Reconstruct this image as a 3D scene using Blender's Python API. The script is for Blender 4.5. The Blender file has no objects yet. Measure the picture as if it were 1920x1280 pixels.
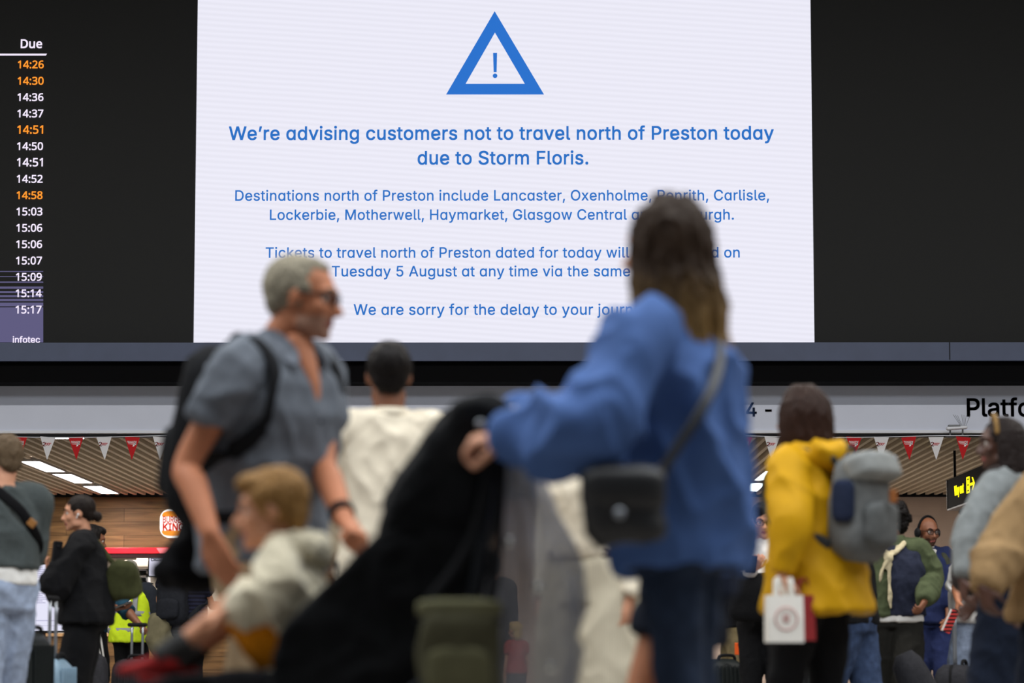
import bpy, math, random
import numpy as np
from mathutils import Vector as V, Matrix, Euler
random.seed(4)
S = bpy.context.scene
COL = S.collection
# ---------------------------------------------------------------- camera, world, lights, exposure
FPX = 5333.0                      # focal length in pixels of a 1920x1280 frame
CAMZ = 0.62
PITCH = math.atan((1235 - 640) / FPX)
YAW = math.atan(25 / FPX)
DB = 32.0                         # distance of the big board
cam = bpy.data.cameras.new('camera'); camo = bpy.data.objects.new('camera', cam); COL.objects.link(camo)
cam.sensor_width = 36.0; cam.lens = 36.0 * FPX / 1920
camo.location = (0, 0, CAMZ); camo.rotation_euler = (math.pi / 2 + PITCH, 0, YAW)
cam.dof.use_dof = True; cam.dof.focus_distance = DB; cam.dof.aperture_fstop = 2.7
cam.clip_end = 300
S.camera = camo
RC = Euler((math.pi / 2 + PITCH, 0, YAW)).to_matrix()
def at(px, py, Y):
    d = RC @ V(((px - 960) / FPX, (640 - py) / FPX, -1))
    d *= Y / d.y
    return V((d.x, Y, d.z + CAMZ))
S.view_settings.view_transform = 'Standard'; S.view_settings.look = 'None'
S.view_settings.gamma = 1; S.view_settings.use_curve_mapping = False
S.view_settings.exposure = 0.0
wd = bpy.data.worlds.new('world'); S.world = wd; wd.use_nodes = True
wb = wd.node_tree.nodes['Background']; wb.inputs[0].default_value = (.80, .88, 1.0, 1); wb.inputs[1].default_value = 0.13
def lamp(name, loc, sx, sy, watts, col=(1, .97, .92), rot=(0, 0, 0), spread=None):
    l = bpy.data.lights.new(name, 'AREA'); l.shape = 'RECTANGLE'; l.size = sx; l.size_y = sy; l.energy = watts; l.color = col
    if spread: l.spread = spread
    o = bpy.data.objects.new(name, l); COL.objects.link(o); o.location = loc; o.rotation_euler = rot
    return o
lamp('ceiling_strip_lamp', (0, 19.0, 9.6), 40, .2, 2700, rot=(0, 0, 0))
lamp('ceiling_skylight_lamp', (0, 7.5, 9.8), 30, 8, 3450, col=(.93, .97, 1.0))

# ---------------------------------------------------------------- helpers
def lin(c):
    return tuple((x / 255 / 12.92 if x / 255 <= .04045 else ((x / 255 + .055) / 1.055) ** 2.4) for x in c)
MATS = {}
def mat(name, c, rough=.85, var=.12, scale=40, bump=.0, metal=0, emit=0, coat=0, spec=.15, sheen=0):
    if name in MATS: return MATS[name]
    m = bpy.data.materials.new(name); MATS[name] = m; m.use_nodes = True
    nt = m.node_tree; b = nt.nodes['Principled BSDF']; L = nt.links.new
    rgb = lin(c)
    b.inputs['Base Color'].default_value = (*rgb, 1); b.inputs['Roughness'].default_value = rough
    b.inputs['Metallic'].default_value = metal; b.inputs['Specular IOR Level'].default_value = spec
    b.inputs['Coat Weight'].default_value = coat; b.inputs['Sheen Weight'].default_value = sheen
    if emit:
        b.inputs['Emission Color'].default_value = (*rgb, 1); b.inputs['Emission Strength'].default_value = emit
        b.inputs['Base Color'].default_value = (.02, .02, .02, 1)
    elif var or bump:
        tc = nt.nodes.new('ShaderNodeTexCoord'); n = nt.nodes.new('ShaderNodeTexNoise')
        n.inputs['Scale'].default_value = scale; n.inputs['Detail'].default_value = 4
        L(tc.outputs['Object'], n.inputs['Vector'])
        r = nt.nodes.new('ShaderNodeValToRGB')
        r.color_ramp.elements[0].position = .3; r.color_ramp.elements[1].position = .7
        r.color_ramp.elements[0].color = (*[x * (1 - var) for x in rgb], 1)
        r.color_ramp.elements[1].color = (*[min(1, x * (1 + var)) for x in rgb], 1)
        L(n.outputs['Fac'], r.inputs['Fac']); L(r.outputs['Color'], b.inputs['Base Color'])
        if bump:
            bp = nt.nodes.new('ShaderNodeBump'); bp.inputs['Strength'].default_value = bump; bp.inputs['Distance'].default_value = .01
            L(n.outputs['Fac'], bp.inputs['Height']); L(bp.outputs['Normal'], b.inputs['Normal'])
    return m
def stripes(name, c1, c2, freq, axis='X', sharp=.1, rough=.85, duty=.5):
    """woven stripes of two colours"""
    if name in MATS: return MATS[name]
    m = mat(name, c1, rough, 0); nt = m.node_tree; L = nt.links.new
    tc = nt.nodes.new('ShaderNodeTexCoord'); w = nt.nodes.new('ShaderNodeTexWave'); w.bands_direction = axis
    w.inputs['Scale'].default_value = freq; w.inputs['Distortion'].default_value = .3
    r = nt.nodes.new('ShaderNodeValToRGB'); e = r.color_ramp.elements
    e[0].position = duty - sharp; e[1].position = duty + sharp; e[0].color = (*lin(c1), 1); e[1].color = (*lin(c2), 1)
    L(tc.outputs['Object'], w.inputs['Vector']); L(w.outputs['Fac'], r.inputs['Fac']); L(r.outputs['Color'], nt.nodes['Principled BSDF'].inputs['Base Color'])
    return m
def rootloc(o):
    while o.parent: o = o.parent
    return o.location
def tag(o, label=None, cat=None, group=None, kind=None):
    if label: o['label'] = label
    if cat: o['category'] = cat
    if group: o['group'] = group
    if kind: o['kind'] = kind
    return o
def thing(name, loc, label, cat, group=None):
    o = bpy.data.objects.new(name, None); COL.objects.link(o); o.location = loc; o.empty_display_size = .1
    return tag(o, label, cat, group)
def vnoise(P):
    P = np.asarray(P, float); i = np.floor(P).astype(np.int64); f = P - i; f = f * f * (3 - 2 * f)
    def h(a, b, c):
        n = (a * 374761393 + b * 668265263 + c * 2147483647 % 1274126177 + c * 1274126177) & 0xffffffff
        n = ((n ^ (n >> 13)) * 1274126177) & 0xffffffff
        return ((n ^ (n >> 16)) & 0xffff) / 65535.0
    x, y, z = i.T; u, v, w = f.T
    def lx(b, c): return h(x, y + b, z + c) * (1 - u) + h(x + 1, y + b, z + c) * u
    return (lx(0, 0) * (1 - v) + lx(1, 0) * v) * (1 - w) + (lx(0, 1) * (1 - v) + lx(1, 1) * v) * w
def catmull(pts, k):
    P = [V(p) for p in pts]
    if len(P) < 3: return [P[0].lerp(P[-1], i / k) for i in range(k + 1)]
    out = []
    for i in range(len(P) - 1):
        a = P[max(i - 1, 0)]; b = P[i]; c = P[i + 1]; d = P[min(i + 2, len(P) - 1)]
        for j in range(k):
            t = j / k
            out.append(.5 * ((2 * b) + (c - a) * t + (2 * a - 5 * b + 4 * c - d) * t * t + (3 * b - a - 3 * c + d) * t ** 3))
    out.append(P[-1]); return out
class MB:
    def __init__(s): s.v = []; s.f = []; s.m = []
    def rings(s, rs, mi=0):
        n = len(rs[0]); b = len(s.v)
        for r in rs: s.v += [tuple(p) for p in r]
        for i in range(len(rs) - 1):
            for j in range(n):
                k = (j + 1) % n
                s.f.append((b + i * n + j, b + i * n + k, b + (i + 1) * n + k, b + (i + 1) * n + j)); s.m.append(mi)
        for r, base, flip in ((rs[0], b, 1), (rs[-1], b + (len(rs) - 1) * n, 0)):
            c = sum((V(p) for p in r), V()) / n; s.v.append(tuple(c)); ci = len(s.v) - 1
            for j in range(n):
                k = (j + 1) % n
                s.f.append((ci, base + k, base + j) if flip else (ci, base + j, base + k)); s.m.append(mi)
        return s
    def limb(s, pts, rad, n=12, flat=1.0, up=None, k=4, caps='rr', mi=0, flats=None):
        P = catmull(pts, k)
        R = [p.x for p in catmull([(r, 0, 0) for r in rad], k)]
        F = [p.x for p in catmull([(r, 0, 0) for r in flats], k)] if flats else [flat] * len(P)
        T = []
        for i in range(len(P)):
            t = P[min(i + 1, len(P) - 1)] - P[max(i - 1, 0)]
            T.append(t.normalized() if t.length > 1e-9 else V((0, 0, 1)))
        b = V(up) if up is not None else (V((0, 0, 1)) if abs(T[0].z) < .9 else V((0, 1, 0)))
        rs = []
        def ringat(p, t, r, fl):
            nonlocal b
            b2 = b - t * b.dot(t)
            if b2.length < 1e-4: b2 = t.orthogonal()
            b2.normalize()
            if up is None: b = b2
            a = b2.cross(t)
            return [p + a * (r * math.cos(2 * math.pi * j / n)) + b2 * (r * fl * math.sin(2 * math.pi * j / n)) for j in range(n)]
        if caps[0] == 'r':
            for g in (.25, .6, .87):
                q = 1 - g
                rs.append(ringat(P[0] - T[0] * (R[0] * min(F[0], 1) * math.sqrt(max(0, 1 - g * g))), T[0], R[0] * g, F[0]))
        for p, t, r, fl in zip(P, T, R, F): rs.append(ringat(p, t, r, fl))
        if caps[1] == 'r':
            for g in (.87, .6, .25):
                rs.append(ringat(P[-1] + T[-1] * (R[-1] * min(F[-1], 1) * math.sqrt(max(0, 1 - g * g))), T[-1], R[-1] * g, F[-1]))
        return s.rings(rs, mi)
    def ell(s, c, r, R=None, nu=16, nv=10, mi=0):
        c = V(c); rs = []
        for i in range(1, nv):
            th = math.pi * i / nv - math.pi / 2; rr = []
            for j in range(nu):
                ph = 2 * math.pi * j / nu
                p = V((r[0] * math.cos(th) * math.cos(ph), r[1] * math.cos(th) * math.sin(ph), r[2] * math.sin(th)))
                rr.append(c + (R @ p if R is not None else p))
            rs.append(rr)
        # poles
        rs[0:0] = []; return s.rings(rs, mi)
    def box(s, c, size, R=None, mi=0):
        c = V(c); b = len(s.v)
        for x in (-.5, .5):
            for y in (-.5, .5):
                for z in (-.5, .5):
                    p = V((x * size[0], y * size[1], z * size[2])); s.v.append(tuple(c + (R @ p if R is not None else p)))
        for q in ((0, 1, 3, 2), (4, 6, 7, 5), (0, 4, 5, 1), (2, 3, 7, 6), (0, 2, 6, 4), (1, 5, 7, 3)):
            s.f.append(tuple(b + i for i in q)); s.m.append(mi)
        return s
    def span(s, x0, x1, y0, y1, z0, z1, mi=0):
        return s.box(((x0 + x1) / 2, (y0 + y1) / 2, (z0 + z1) / 2), (x1 - x0, y1 - y0, z1 - z0), None, mi)
    def prism(s, poly, off, mi=0):
        """closed polygon of 3D points pushed out by the vector off"""
        n = len(poly); b = len(s.v); off = V(off)
        s.v += [tuple(V(p)) for p in poly] + [tuple(V(p) + off) for p in poly]
        s.f.append(tuple(b + i for i in range(n))[::-1]); s.m.append(mi); s.f.append(tuple(b + n + i for i in range(n))); s.m.append(mi)
        for i in range(n):
            j = (i + 1) % n; s.f.append((b + i, b + j, b + n + j, b + n + i)); s.m.append(mi)
        return s
    def rbox(s, M, size, e=4, n=28, k=7, bulge=.0, mi=0, taper=(1, 1)):
        """rounded (superellipse) box along local z of frame M: a soft bag-like volume"""
        rs = []
        for i in range(k + 5):
            t = -1 + 2 * i / (k + 4); g = max(.05, (1 - abs(t) ** 6)) ** (1 / 3.0) if abs(t) < .999 else .55
            u = (t + 1) / 2; tp = taper[0] * (1 - u) + taper[1] * u
            rr = []
            for j in range(n):
                a = 2 * math.pi * j / n; ca, sa = math.cos(a), math.sin(a)
                x = math.copysign(abs(ca) ** (2 / e), ca) * size[0] / 2 * tp; y = math.copysign(abs(sa) ** (2 / e), sa) * size[1] / 2 * tp
                y *= 1 + bulge * (1 - t * t)
                rr.append(M @ V((x * g, y * g, t * size[2] / 2)))
            rs.append(rr)
        return s.rings(rs, mi)
def build(name, mb, m, parent=None, fuse=None, sm=4, fold=None, smooth=True, post=None, label=None, bevel=0, mats=None, subsurf=0, loc=None):
    v = np.array(mb.v, float)
    if parent is not None: loc = V(rootloc(parent))
    elif loc is None: loc = V(((v[:, 0].min() + v[:, 0].max()) / 2, (v[:, 1].min() + v[:, 1].max()) / 2, v[:, 2].min()))
    loc = V(loc)
    me = bpy.data.meshes.new(name); me.from_pydata((v - np.array(loc)).tolist(), [], mb.f); me.validate()
    o = bpy.data.objects.new(name, me); COL.objects.link(o)
    if fuse or bevel or subsurf:
        if fuse:
            r = o.modifiers.new('r', 'REMESH'); r.mode = 'VOXEL'; r.voxel_size = fuse
            if sm: q = o.modifiers.new('s', 'SMOOTH'); q.factor = .5; q.iterations = sm
        if bevel:
            b = o.modifiers.new('b', 'BEVEL'); b.width = bevel; b.segments = 2; b.limit_method = 'ANGLE'
        if subsurf:
            b = o.modifiers.new('b', 'SUBSURF'); b.levels = subsurf
        dg = bpy.context.evaluated_depsgraph_get()
        me2 = bpy.data.meshes.new_from_object(o.evaluated_get(dg), depsgraph=dg); o.modifiers.clear(); o.data = me2; bpy.data.meshes.remove(me); me = me2; me.name = name
    elif len(mb.m) and max(mb.m) > 0 and len(me.polygons) == len(mb.m):
        me.polygons.foreach_set('material_index', mb.m)
    n = len(me.vertices)
    if fold or post:
        co = np.empty(n * 3); me.vertices.foreach_get('co', co); co = co.reshape(-1, 3)
        if fold:
            no = np.empty(n * 3); me.vertices.foreach_get('normal', no); no = no.reshape(-1, 3)
            a, sx, sz = fold[:3]; sd = fold[3] if len(fold) > 3 else 0
            w = co + .05 * (vnoise(co * 7 + sd)[:, None] - .5)
            q = np.stack([w[:, 0] * sx + w[:, 2] * sz * .6, w[:, 1] * sx + w[:, 2] * sz * .3, w[:, 2] * sz - w[:, 0] * sx * .35], 1) + 31.7 + sd
            d = (1 - np.abs(2 * vnoise(q) - 1)) ** 2 * 1.3 - .5 + .5 * ((1 - np.abs(2 * vnoise(q * 2.1 + 5) - 1)) ** 2 * 1.2 - .5)
            co = co + no * (a * d)[:, None]
        if post: co = post(co, me, np.array(loc))
        me.vertices.foreach_set('co', co.ravel()); me.update()
    for mm in ([m] if not isinstance(m, (list, tuple)) else m): me.materials.append(mm)
    if smooth: me.polygons.foreach_set('use_smooth', [True] * len(me.polygons))
    o.location = V((0, 0, 0)) if parent is not None else loc
    if parent is not None: o.parent = parent
    if label: o['label'] = label
    return o
def frame(c, x, y, z):
    m = Matrix((x, y, z)).transposed().to_4x4(); m.translation = V(c); return m
GLYPH_I = '''
,~75~15,-48,27,28,55,28,34,-48
-~181~135,98,135,75,46,75,46,98
.~75~38,-2,31,0,25,4,21,9,20,16,21,23,25,29,31,33,38,35,45,33,51,29,55,23,56,16,55,9,51,4,45,0
1~181~31,0,31,22,156,22,156,0;110,203,110,0,85,0,85,179,84,179,34,143,34,171,79,203
2~181~26,0,26,19,94,91,104,103,113,113,120,122,124,131,127,139,128,149,127,159,123,167,117,174,109,180,100,183,89,184,78,183,69,179,61,173,56,165,52,156,51,145,26,145,28,162,34,177,44,189,57,198,73,204,90,206,107,204,122,199,135,190,144,178,150,164,152,149,151,138,148,127,143,116,134,103,122,89,107,72,61,24,61,23,156,23,156,0
3~181~87,-3,69,-1,53,4,39,12,28,23,21,37,17,53,44,53,46,43,51,35,57,28,66,24,76,21,87,20,99,21,110,24,119,30,126,37,130,47,132,58,130,69,126,78,120,87,110,93,97,98,80,99,63,99,63,120,115,179,115,181,28,181,28,203,149,203,149,184,85,111,85,116,105,115,123,110,138,101,148,89,155,74,157,58,155,41,148,26,137,14,123,5,107,-1
4~181~16,42,16,63,99,203,124,203,43,66,43,65,165,65,165,42;113,0,113,48,113,58,113,127,137,127,137,0
5~181~88,-3,71,-1,56,4,43,13,33,24,27,37,24,52,49,52,51,43,55,36,61,29,69,24,78,21,88,20,100,21,110,26,119,33,126,42,130,53,131,65,130,77,125,88,119,98,110,105,99,109,87,111,77,110,67,107,58,103,51,98,27,101,38,203,147,203,147,181,60,181,54,121,54,121,62,126,71,130,81,133,92,133,105,132,118,128,129,122,138,114,146,104,152,92,155,79,156,65,154,47,148,30,137,17,123,6,107,-1
6~181~91,-3,73,-1,57,6,44,16,34,30,28,46,25,65,27,80,32,96,41,114,55,136,101,203,129,203,60,104,58,104,62,110,66,115,72,119,78,123,86,125,94,126,111,124,126,118,139,108,148,96,154,81,156,63,153,45,147,29,137,16,124,6,108,-1;91,19,102,21,111,25,120,32,126,41,130,51,131,63,130,75,126,85,120,94,111,101,102,105,91,106,79,105,70,101,61,94,55,86,51,75,50,63,51,51,55,41,61,32,70,25,79,21
7~181~39,0,129,179,129,181,25,181,25,203,156,203,156,179,66,0
A~192~7,0,81,203,110,203,185,0,158,0,96,176,34,0;44,57,44,79,148,79,148,57
B~182~24,0,24,203,96,203,116,202,132,196,144,188,152,177,158,164,159,150,158,138,155,128,149,120,143,114,135,110,126,107,126,105,136,103,145,98,154,91,161,81,166,69,167,54,165,40,160,27,151,16,138,7,120,2,99,0;50,23,98,23,118,25,132,32,140,42,142,55,141,65,137,74,131,81,122,87,112,91,99,92,50,92;50,114,95,114,106,115,115,118,123,124,129,131,133,139,134,149,132,161,125,172,113,178,96,181,50,181
C~204~107,-3,90,-1,74,3,60,10,47,20,37,32,28,46,21,63,17,81,16,102,17,122,21,141,28,157,37,172,47,184,60,193,74,201,90,205,107,206,122,205,136,202,149,196,161,188,171,179,179,167,185,154,189,139,163,139,160,149,156,158,150,165,143,171,135,176,126,180,117,182,107,182,89,180,73,173,60,161,50,146,44,126,41,102,44,78,50,58,60,42,74,31,89,24,107,21,117,22,126,24,135,27,143,32,150,38,156,46,160,54,163,64,189,64,185,49,179,36,171,25,161,15,149,7,136,2,122,-2
D~201~88,0,38,0,38,23,86,23,109,25,127,32,141,44,152,60,158,79,160,102,158,125,152,144,142,160,128,171,110,178,88,181,37,181,37,203,90,203,109,202,126,198,141,191,160,177,173,156,180,140,183,122,185,102,183,82,180,64,173,47,165,33,154,22,140,12,125,5,107,1;50,203,50,0,24,0,24,203
E~167~24,0,24,203,149,203,149,181,50,181,50,114,142,114,142,91,50,91,50,23,150,23,150,0
F~164~24,0,24,203,148,203,148,181,50,181,50,111,138,111,138,88,50,88,50,0
G~208~107,-3,90,-1,74,3,60,10,47,20,36,32,28,46,21,63,17,81,16,102,17,122,21,141,28,157,36,172,47,184,60,193,74,201,89,205,106,206,122,205,136,201,149,196,161,188,171,178,180,167,186,154,190,139,163,139,160,149,155,157,149,165,142,171,135,176,126,179,117,182,106,182,89,180,73,173,60,161,50,146,44,126,41,102,44,78,50,58,60,42,74,31,90,24,107,21,124,23,138,28,150,37,158,49,164,64,166,81,174,80,113,80,113,102,191,102,191,80,188,57,180,36,167,20,151,8,130,0
H~207~24,0,24,203,50,203,50,116,157,116,157,203,183,203,183,0,157,0,157,93,50,93,50,0
I~120~12,0,12,23,47,23,47,181,12,181,12,203,108,203,108,181,73,181,73,23,108,23,108,0
K~187~42,58,42,86,49,96,56,104,63,113,70,121,77,130,85,138,145,203,179,203,92,110,91,110;24,0,24,203,50,203,50,134,50,90,50,77,50,0;149,0,75,104,91,124,179,0
L~157~24,0,24,203,50,203,50,23,144,23,144,0
M~251~24,0,24,203,61,203,126,36,191,203,227,203,227,0,202,0,202,160,137,0,114,0,49,160,49,0
N~209~24,0,24,203,54,203,160,42,160,203,185,203,185,0,155,0,49,158,49,0
O~213~107,-3,90,-1,74,3,60,10,48,20,37,32,28,46,21,63,17,81,16,102,17,122,21,141,28,157,37,172,48,184,60,193,74,201,90,205,107,206,124,205,139,201,153,193,166,184,177,172,186,157,192,141,196,122,197,102,196,81,192,63,186,46,177,32,166,20,153,10,139,3,124,-1;107,21,124,23,140,30,153,42,163,58,170,78,172,102,170,126,163,146,153,162,140,173,124,180,107,182,89,180,74,173,60,162,50,146,44,126,41,102,44,78,50,58,60,42,74,30,89,23
P~178~24,0,24,203,94,203,116,201,133,195,146,185,156,172,162,156,163,139,162,122,156,106,146,93,133,83,116,76,94,74,50,74,50,0;93,97,107,98,119,102,127,109,133,117,137,128,138,139,137,150,133,161,127,169,119,175,107,179,93,181,50,181,50,97
R~180~24,0,24,203,94,203,116,201,133,195,147,186,156,173,162,158,164,141,162,124,156,109,147,96,133,87,116,81,94,79,50,79,50,0;93,102,108,103,119,107,128,112,133,120,137,130,138,141,137,152,133,162,128,170,119,176,108,180,93,181,50,181,50,102;141,0,92,92,121,92,171,0
S~179~89,-4,69,-2,51,4,36,12,26,24,18,38,15,55,42,55,44,44,49,35,57,28,67,23,78,21,89,20,103,21,114,24,124,29,132,37,137,46,138,56,137,65,133,72,126,77,118,82,109,86,98,89,73,96,51,104,34,116,24,130,21,149,23,165,30,179,41,191,55,199,72,204,91,206,110,204,126,199,140,191,151,179,158,166,160,151,135,151,131,165,121,175,107,181,90,183,78,182,67,179,58,174,51,167,47,159,46,150,48,141,52,133,59,128,68,123,77,120,85,117,106,112,115,109,125,105,134,101,143,95,151,88,158,79,162,68,163,55,161,40,155,25,144,13,129,4,111,-2
T~179~13,181,13,203,167,203,167,181,103,181,103,0,77,0,77,181
U~207~104,-3,81,-1,62,6,46,17,34,32,26,49,24,69,24,203,50,203,50,71,51,57,56,45,64,35,75,27,88,22,104,21,119,22,132,27,143,35,151,45,155,57,157,71,157,203,183,203,183,69,180,49,173,32,161,17,145,6,126,-1
W~274~62,0,7,203,33,203,77,38,122,203,152,203,197,38,241,203,268,203,212,0,182,0,137,165,92,0
Y~189~81,0,81,83,7,203,36,203,77,138,83,127,89,117,94,106,100,92,89,92,95,106,100,117,106,127,112,138,152,203,182,203,107,83,107,0
a~156~64,-3,50,-2,38,2,27,9,19,18,14,29,12,43,13,55,17,64,23,72,31,77,40,81,50,84,61,86,71,88,84,90,93,91,101,92,106,94,109,97,110,102,110,103,109,111,107,119,102,124,96,129,88,131,78,132,68,131,60,129,53,125,47,120,43,115,40,110,16,116,23,129,31,138,42,145,53,150,65,153,78,154,86,153,96,152,105,149,114,144,122,137,129,128,133,116,135,101,135,0,111,0,111,21,109,21,106,15,101,10,94,5,86,0,76,-2;68,18,81,19,91,23,99,30,105,37,109,46,110,55,110,76,108,74,104,73,99,71,93,70,86,69,80,68,70,67,62,66,54,63,47,60,41,56,38,50,37,42,38,35,41,29,46,24,52,21,60,19
b~170~92,-3,79,-2,69,2,61,7,55,12,51,18,47,23,45,23,45,0,21,0,21,203,45,203,45,128,47,128,51,133,55,138,61,144,69,149,79,153,92,154,110,151,125,144,138,133,148,117,154,98,156,76,154,53,148,34,138,18,125,6,110,-1;88,19,101,21,112,26,120,35,126,47,130,60,131,76,130,91,126,104,120,116,112,125,101,130,88,132,75,130,64,125,56,116,50,105,46,92,45,76,46,60,50,46,56,35,65,26,75,21
c~158~83,-3,64,-1,47,7,33,18,22,34,16,53,14,75,16,97,22,116,33,132,47,144,64,151,83,154,94,153,104,151,113,147,122,142,130,136,136,129,141,120,145,111,121,105,119,110,116,116,112,120,108,124,103,128,97,130,90,131,83,132,69,130,58,124,49,115,43,103,40,90,39,75,40,60,43,47,49,35,58,26,69,21,83,19,90,19,97,21,103,23,108,26,113,31,117,35,120,41,122,47,145,41,142,31,136,22,130,15,122,9,114,3,104,0,94,-3
d~170~78,-3,60,-1,45,6,32,18,22,34,16,53,14,76,16,98,22,117,32,133,45,144,60,151,78,154,91,153,101,149,109,144,115,138,119,133,122,128,124,128,124,203,149,203,149,0,125,0,125,23,123,23,119,18,115,12,109,7,101,2,91,-2;82,19,95,21,105,26,114,35,120,46,123,60,125,76,123,92,120,105,114,116,105,125,95,130,82,132,69,130,58,125,49,116,43,104,40,91,39,76,40,60,43,47,50,35,58,26,69,21
e~162~85,-3,64,-1,47,7,33,18,22,34,16,53,14,75,16,97,22,116,32,132,46,144,63,151,82,154,94,153,106,150,118,144,128,136,136,126,143,113,147,97,148,78,148,68,30,68,30,88,135,88,124,81,123,95,119,107,113,118,105,126,95,130,82,132,69,130,59,125,50,118,44,108,40,97,38,84,38,71,40,55,44,42,51,32,60,25,72,20,85,18,94,19,101,21,108,24,114,29,119,35,122,42,146,36,141,25,134,16,125,8,113,2,100,-2
f~101~91,152,91,131,3,131,3,152;32,0,32,173,34,185,38,194,45,202,54,208,64,211,75,212,83,212,89,211,94,210,97,208,91,187,86,189,82,189,78,190,68,188,62,184,58,177,57,167,57,0
g~170~83,-60,67,-59,54,-56,42,-51,33,-44,26,-36,20,-28,41,-16,44,-21,49,-26,54,-31,62,-35,71,-38,83,-39,100,-37,113,-30,122,-19,125,-2,125,27,122,27,119,22,115,17,109,11,101,6,91,3,78,2,61,4,45,11,32,21,22,36,16,54,14,76,16,98,22,117,32,133,45,144,61,151,78,154,91,153,101,149,109,144,115,138,120,133,123,128,125,128,125,152,149,152,149,-4,147,-22,140,-36,130,-47,116,-54,100,-59;82,24,95,25,105,30,114,38,120,48,124,62,125,77,124,92,120,106,114,117,106,125,95,130,82,132,69,130,58,125,50,116,43,105,40,92,39,77,40,62,43,49,50,38,58,30,69,25
h~164~45,91,45,0,21,0,21,203,45,203,45,115,41,115,49,133,61,145,75,152,91,154,105,152,118,147,128,139,136,128,141,114,143,96,143,0,118,0,118,94,116,110,109,122,98,129,84,132,74,130,64,127,57,121,51,113,47,103
i~67~21,0,21,152,45,152,45,0;33,177,27,178,22,182,18,187,17,193,18,200,22,205,27,208,33,209,40,208,46,205,49,200,51,193,49,187,46,182,40,178
j~67~21,152,45,152,45,-12,44,-25,41,-36,34,-45,26,-52,15,-56,2,-57,-4,-57,-4,-35,1,-35,10,-33,16,-29,20,-21,21,-12;33,177,27,178,21,182,18,187,16,193,18,200,21,205,27,208,33,209,40,208,45,205,49,200,50,193,49,187,45,182,40,178
k~152~44,55,44,85,48,85,114,152,144,152,74,80,71,80;21,0,21,203,45,203,45,0;118,0,59,74,76,91,149,0
l~76~56,-1,40,1,30,8,23,19,21,34,21,203,45,203,45,39,46,31,48,25,52,22,58,21,64,21,68,22,72,1,69,0,65,0,60,-1
m~244~21,0,21,152,45,152,45,118,43,118,47,129,53,138,60,145,69,150,78,153,88,154,103,152,115,144,124,133,128,118,125,118,129,128,135,137,143,145,152,150,163,153,175,154,187,153,199,149,209,142,216,131,221,118,223,102,223,0,198,0,198,101,196,116,189,125,179,130,167,132,158,131,150,128,143,123,138,116,135,108,134,99,134,0,110,0,110,104,108,115,101,124,92,130,80,132,71,131,63,128,56,123,50,116,47,106,45,95,45,0
n~164~45,91,45,0,21,0,21,152,45,152,45,115,41,115,49,133,61,145,75,152,91,154,105,152,118,147,128,139,136,128,141,114,143,96,143,0,118,0,118,94,116,110,109,122,98,129,84,132,74,130,64,127,57,121,51,113,47,103
o~166~83,-3,64,-1,47,7,33,18,22,34,16,53,14,75,16,97,22,116,33,132,47,144,64,151,83,154,102,151,119,144,133,132,144,116,150,97,152,75,150,53,144,34,133,18,119,7,102,-1;83,19,97,21,108,26,117,35,123,47,126,60,128,75,126,90,123,103,117,115,108,124,97,130,83,132,69,130,58,124,49,115,43,103,40,90,39,75,40,60,43,47,49,35,58,26,69,21
p~170~21,-57,21,152,45,152,45,128,47,128,51,133,55,138,61,144,69,149,79,153,92,154,110,151,125,144,138,133,148,117,154,98,156,76,154,53,148,34,138,18,125,6,110,-1,92,-3,79,-2,69,2,61,7,55,12,51,18,47,23,45,23,45,-57;88,19,101,21,112,26,120,35,126,47,130,60,131,76,130,91,126,104,120,116,112,125,101,130,88,132,75,130,64,125,56,116,50,105,46,92,45,76,46,60,50,46,56,35,65,26,75,21
r~104~21,0,21,152,45,152,45,128,46,128,52,139,61,147,72,152,85,154,92,154,97,153,97,129,92,130,88,130,83,130,73,129,64,126,56,121,50,113,47,105,45,95,45,0
s~146~73,-3,58,-2,45,1,34,7,25,15,18,25,14,38,38,43,42,32,50,24,60,20,73,18,87,20,98,25,105,32,107,41,106,48,102,54,95,59,85,62,60,68,42,74,29,83,21,95,19,110,21,122,26,133,35,141,46,148,60,152,75,154,89,153,102,149,112,143,120,136,126,126,130,116,107,111,103,119,97,126,88,131,75,133,62,131,52,127,46,120,43,111,45,103,50,97,57,93,69,89,92,84,110,77,122,69,130,57,132,43,131,30,125,19,116,10,104,3,89,-2
t~91~82,152,82,131,3,131,3,152;26,188,50,188,50,39,51,30,54,25,60,21,68,20,74,20,81,21,85,1,81,0,77,-1,72,-2,67,-2,50,1,37,9,29,21,26,37
u~164~73,-2,59,0,46,4,36,12,28,23,23,38,21,56,21,152,45,152,45,58,48,42,55,30,66,23,80,20,90,21,100,25,107,31,113,39,117,49,118,61,118,152,143,152,143,0,119,0,119,37,123,37,114,19,103,7,89,0
v~156~65,0,7,152,34,152,78,30,122,152,149,152,91,0
w~227~55,0,9,152,35,152,68,28,101,152,127,152,159,28,192,152,218,152,172,0,147,0,114,122,80,0
x~151~8,0,69,87,68,68,11,152,40,152,59,122,66,111,72,101,77,92,83,82,70,82,76,92,81,101,87,111,93,122,113,152,141,152,83,67,83,86,143,0,115,0,92,34,86,45,80,54,75,64,69,73,82,73,76,64,71,54,66,45,59,34,37,0
y~156~19,-55,25,-34,29,-35,35,-36,42,-36,47,-34,52,-30,56,-23,60,-14,65,-1,7,152,34,152,66,62,71,48,75,35,78,21,82,8,73,8,77,21,81,35,85,48,90,62,122,152,149,152,82,-23,77,-34,71,-43,64,-50,56,-54,47,-57,37,-58,31,-58,26,-57,22,-56
’~71~21,127,33,203,60,203,39,127
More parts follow.
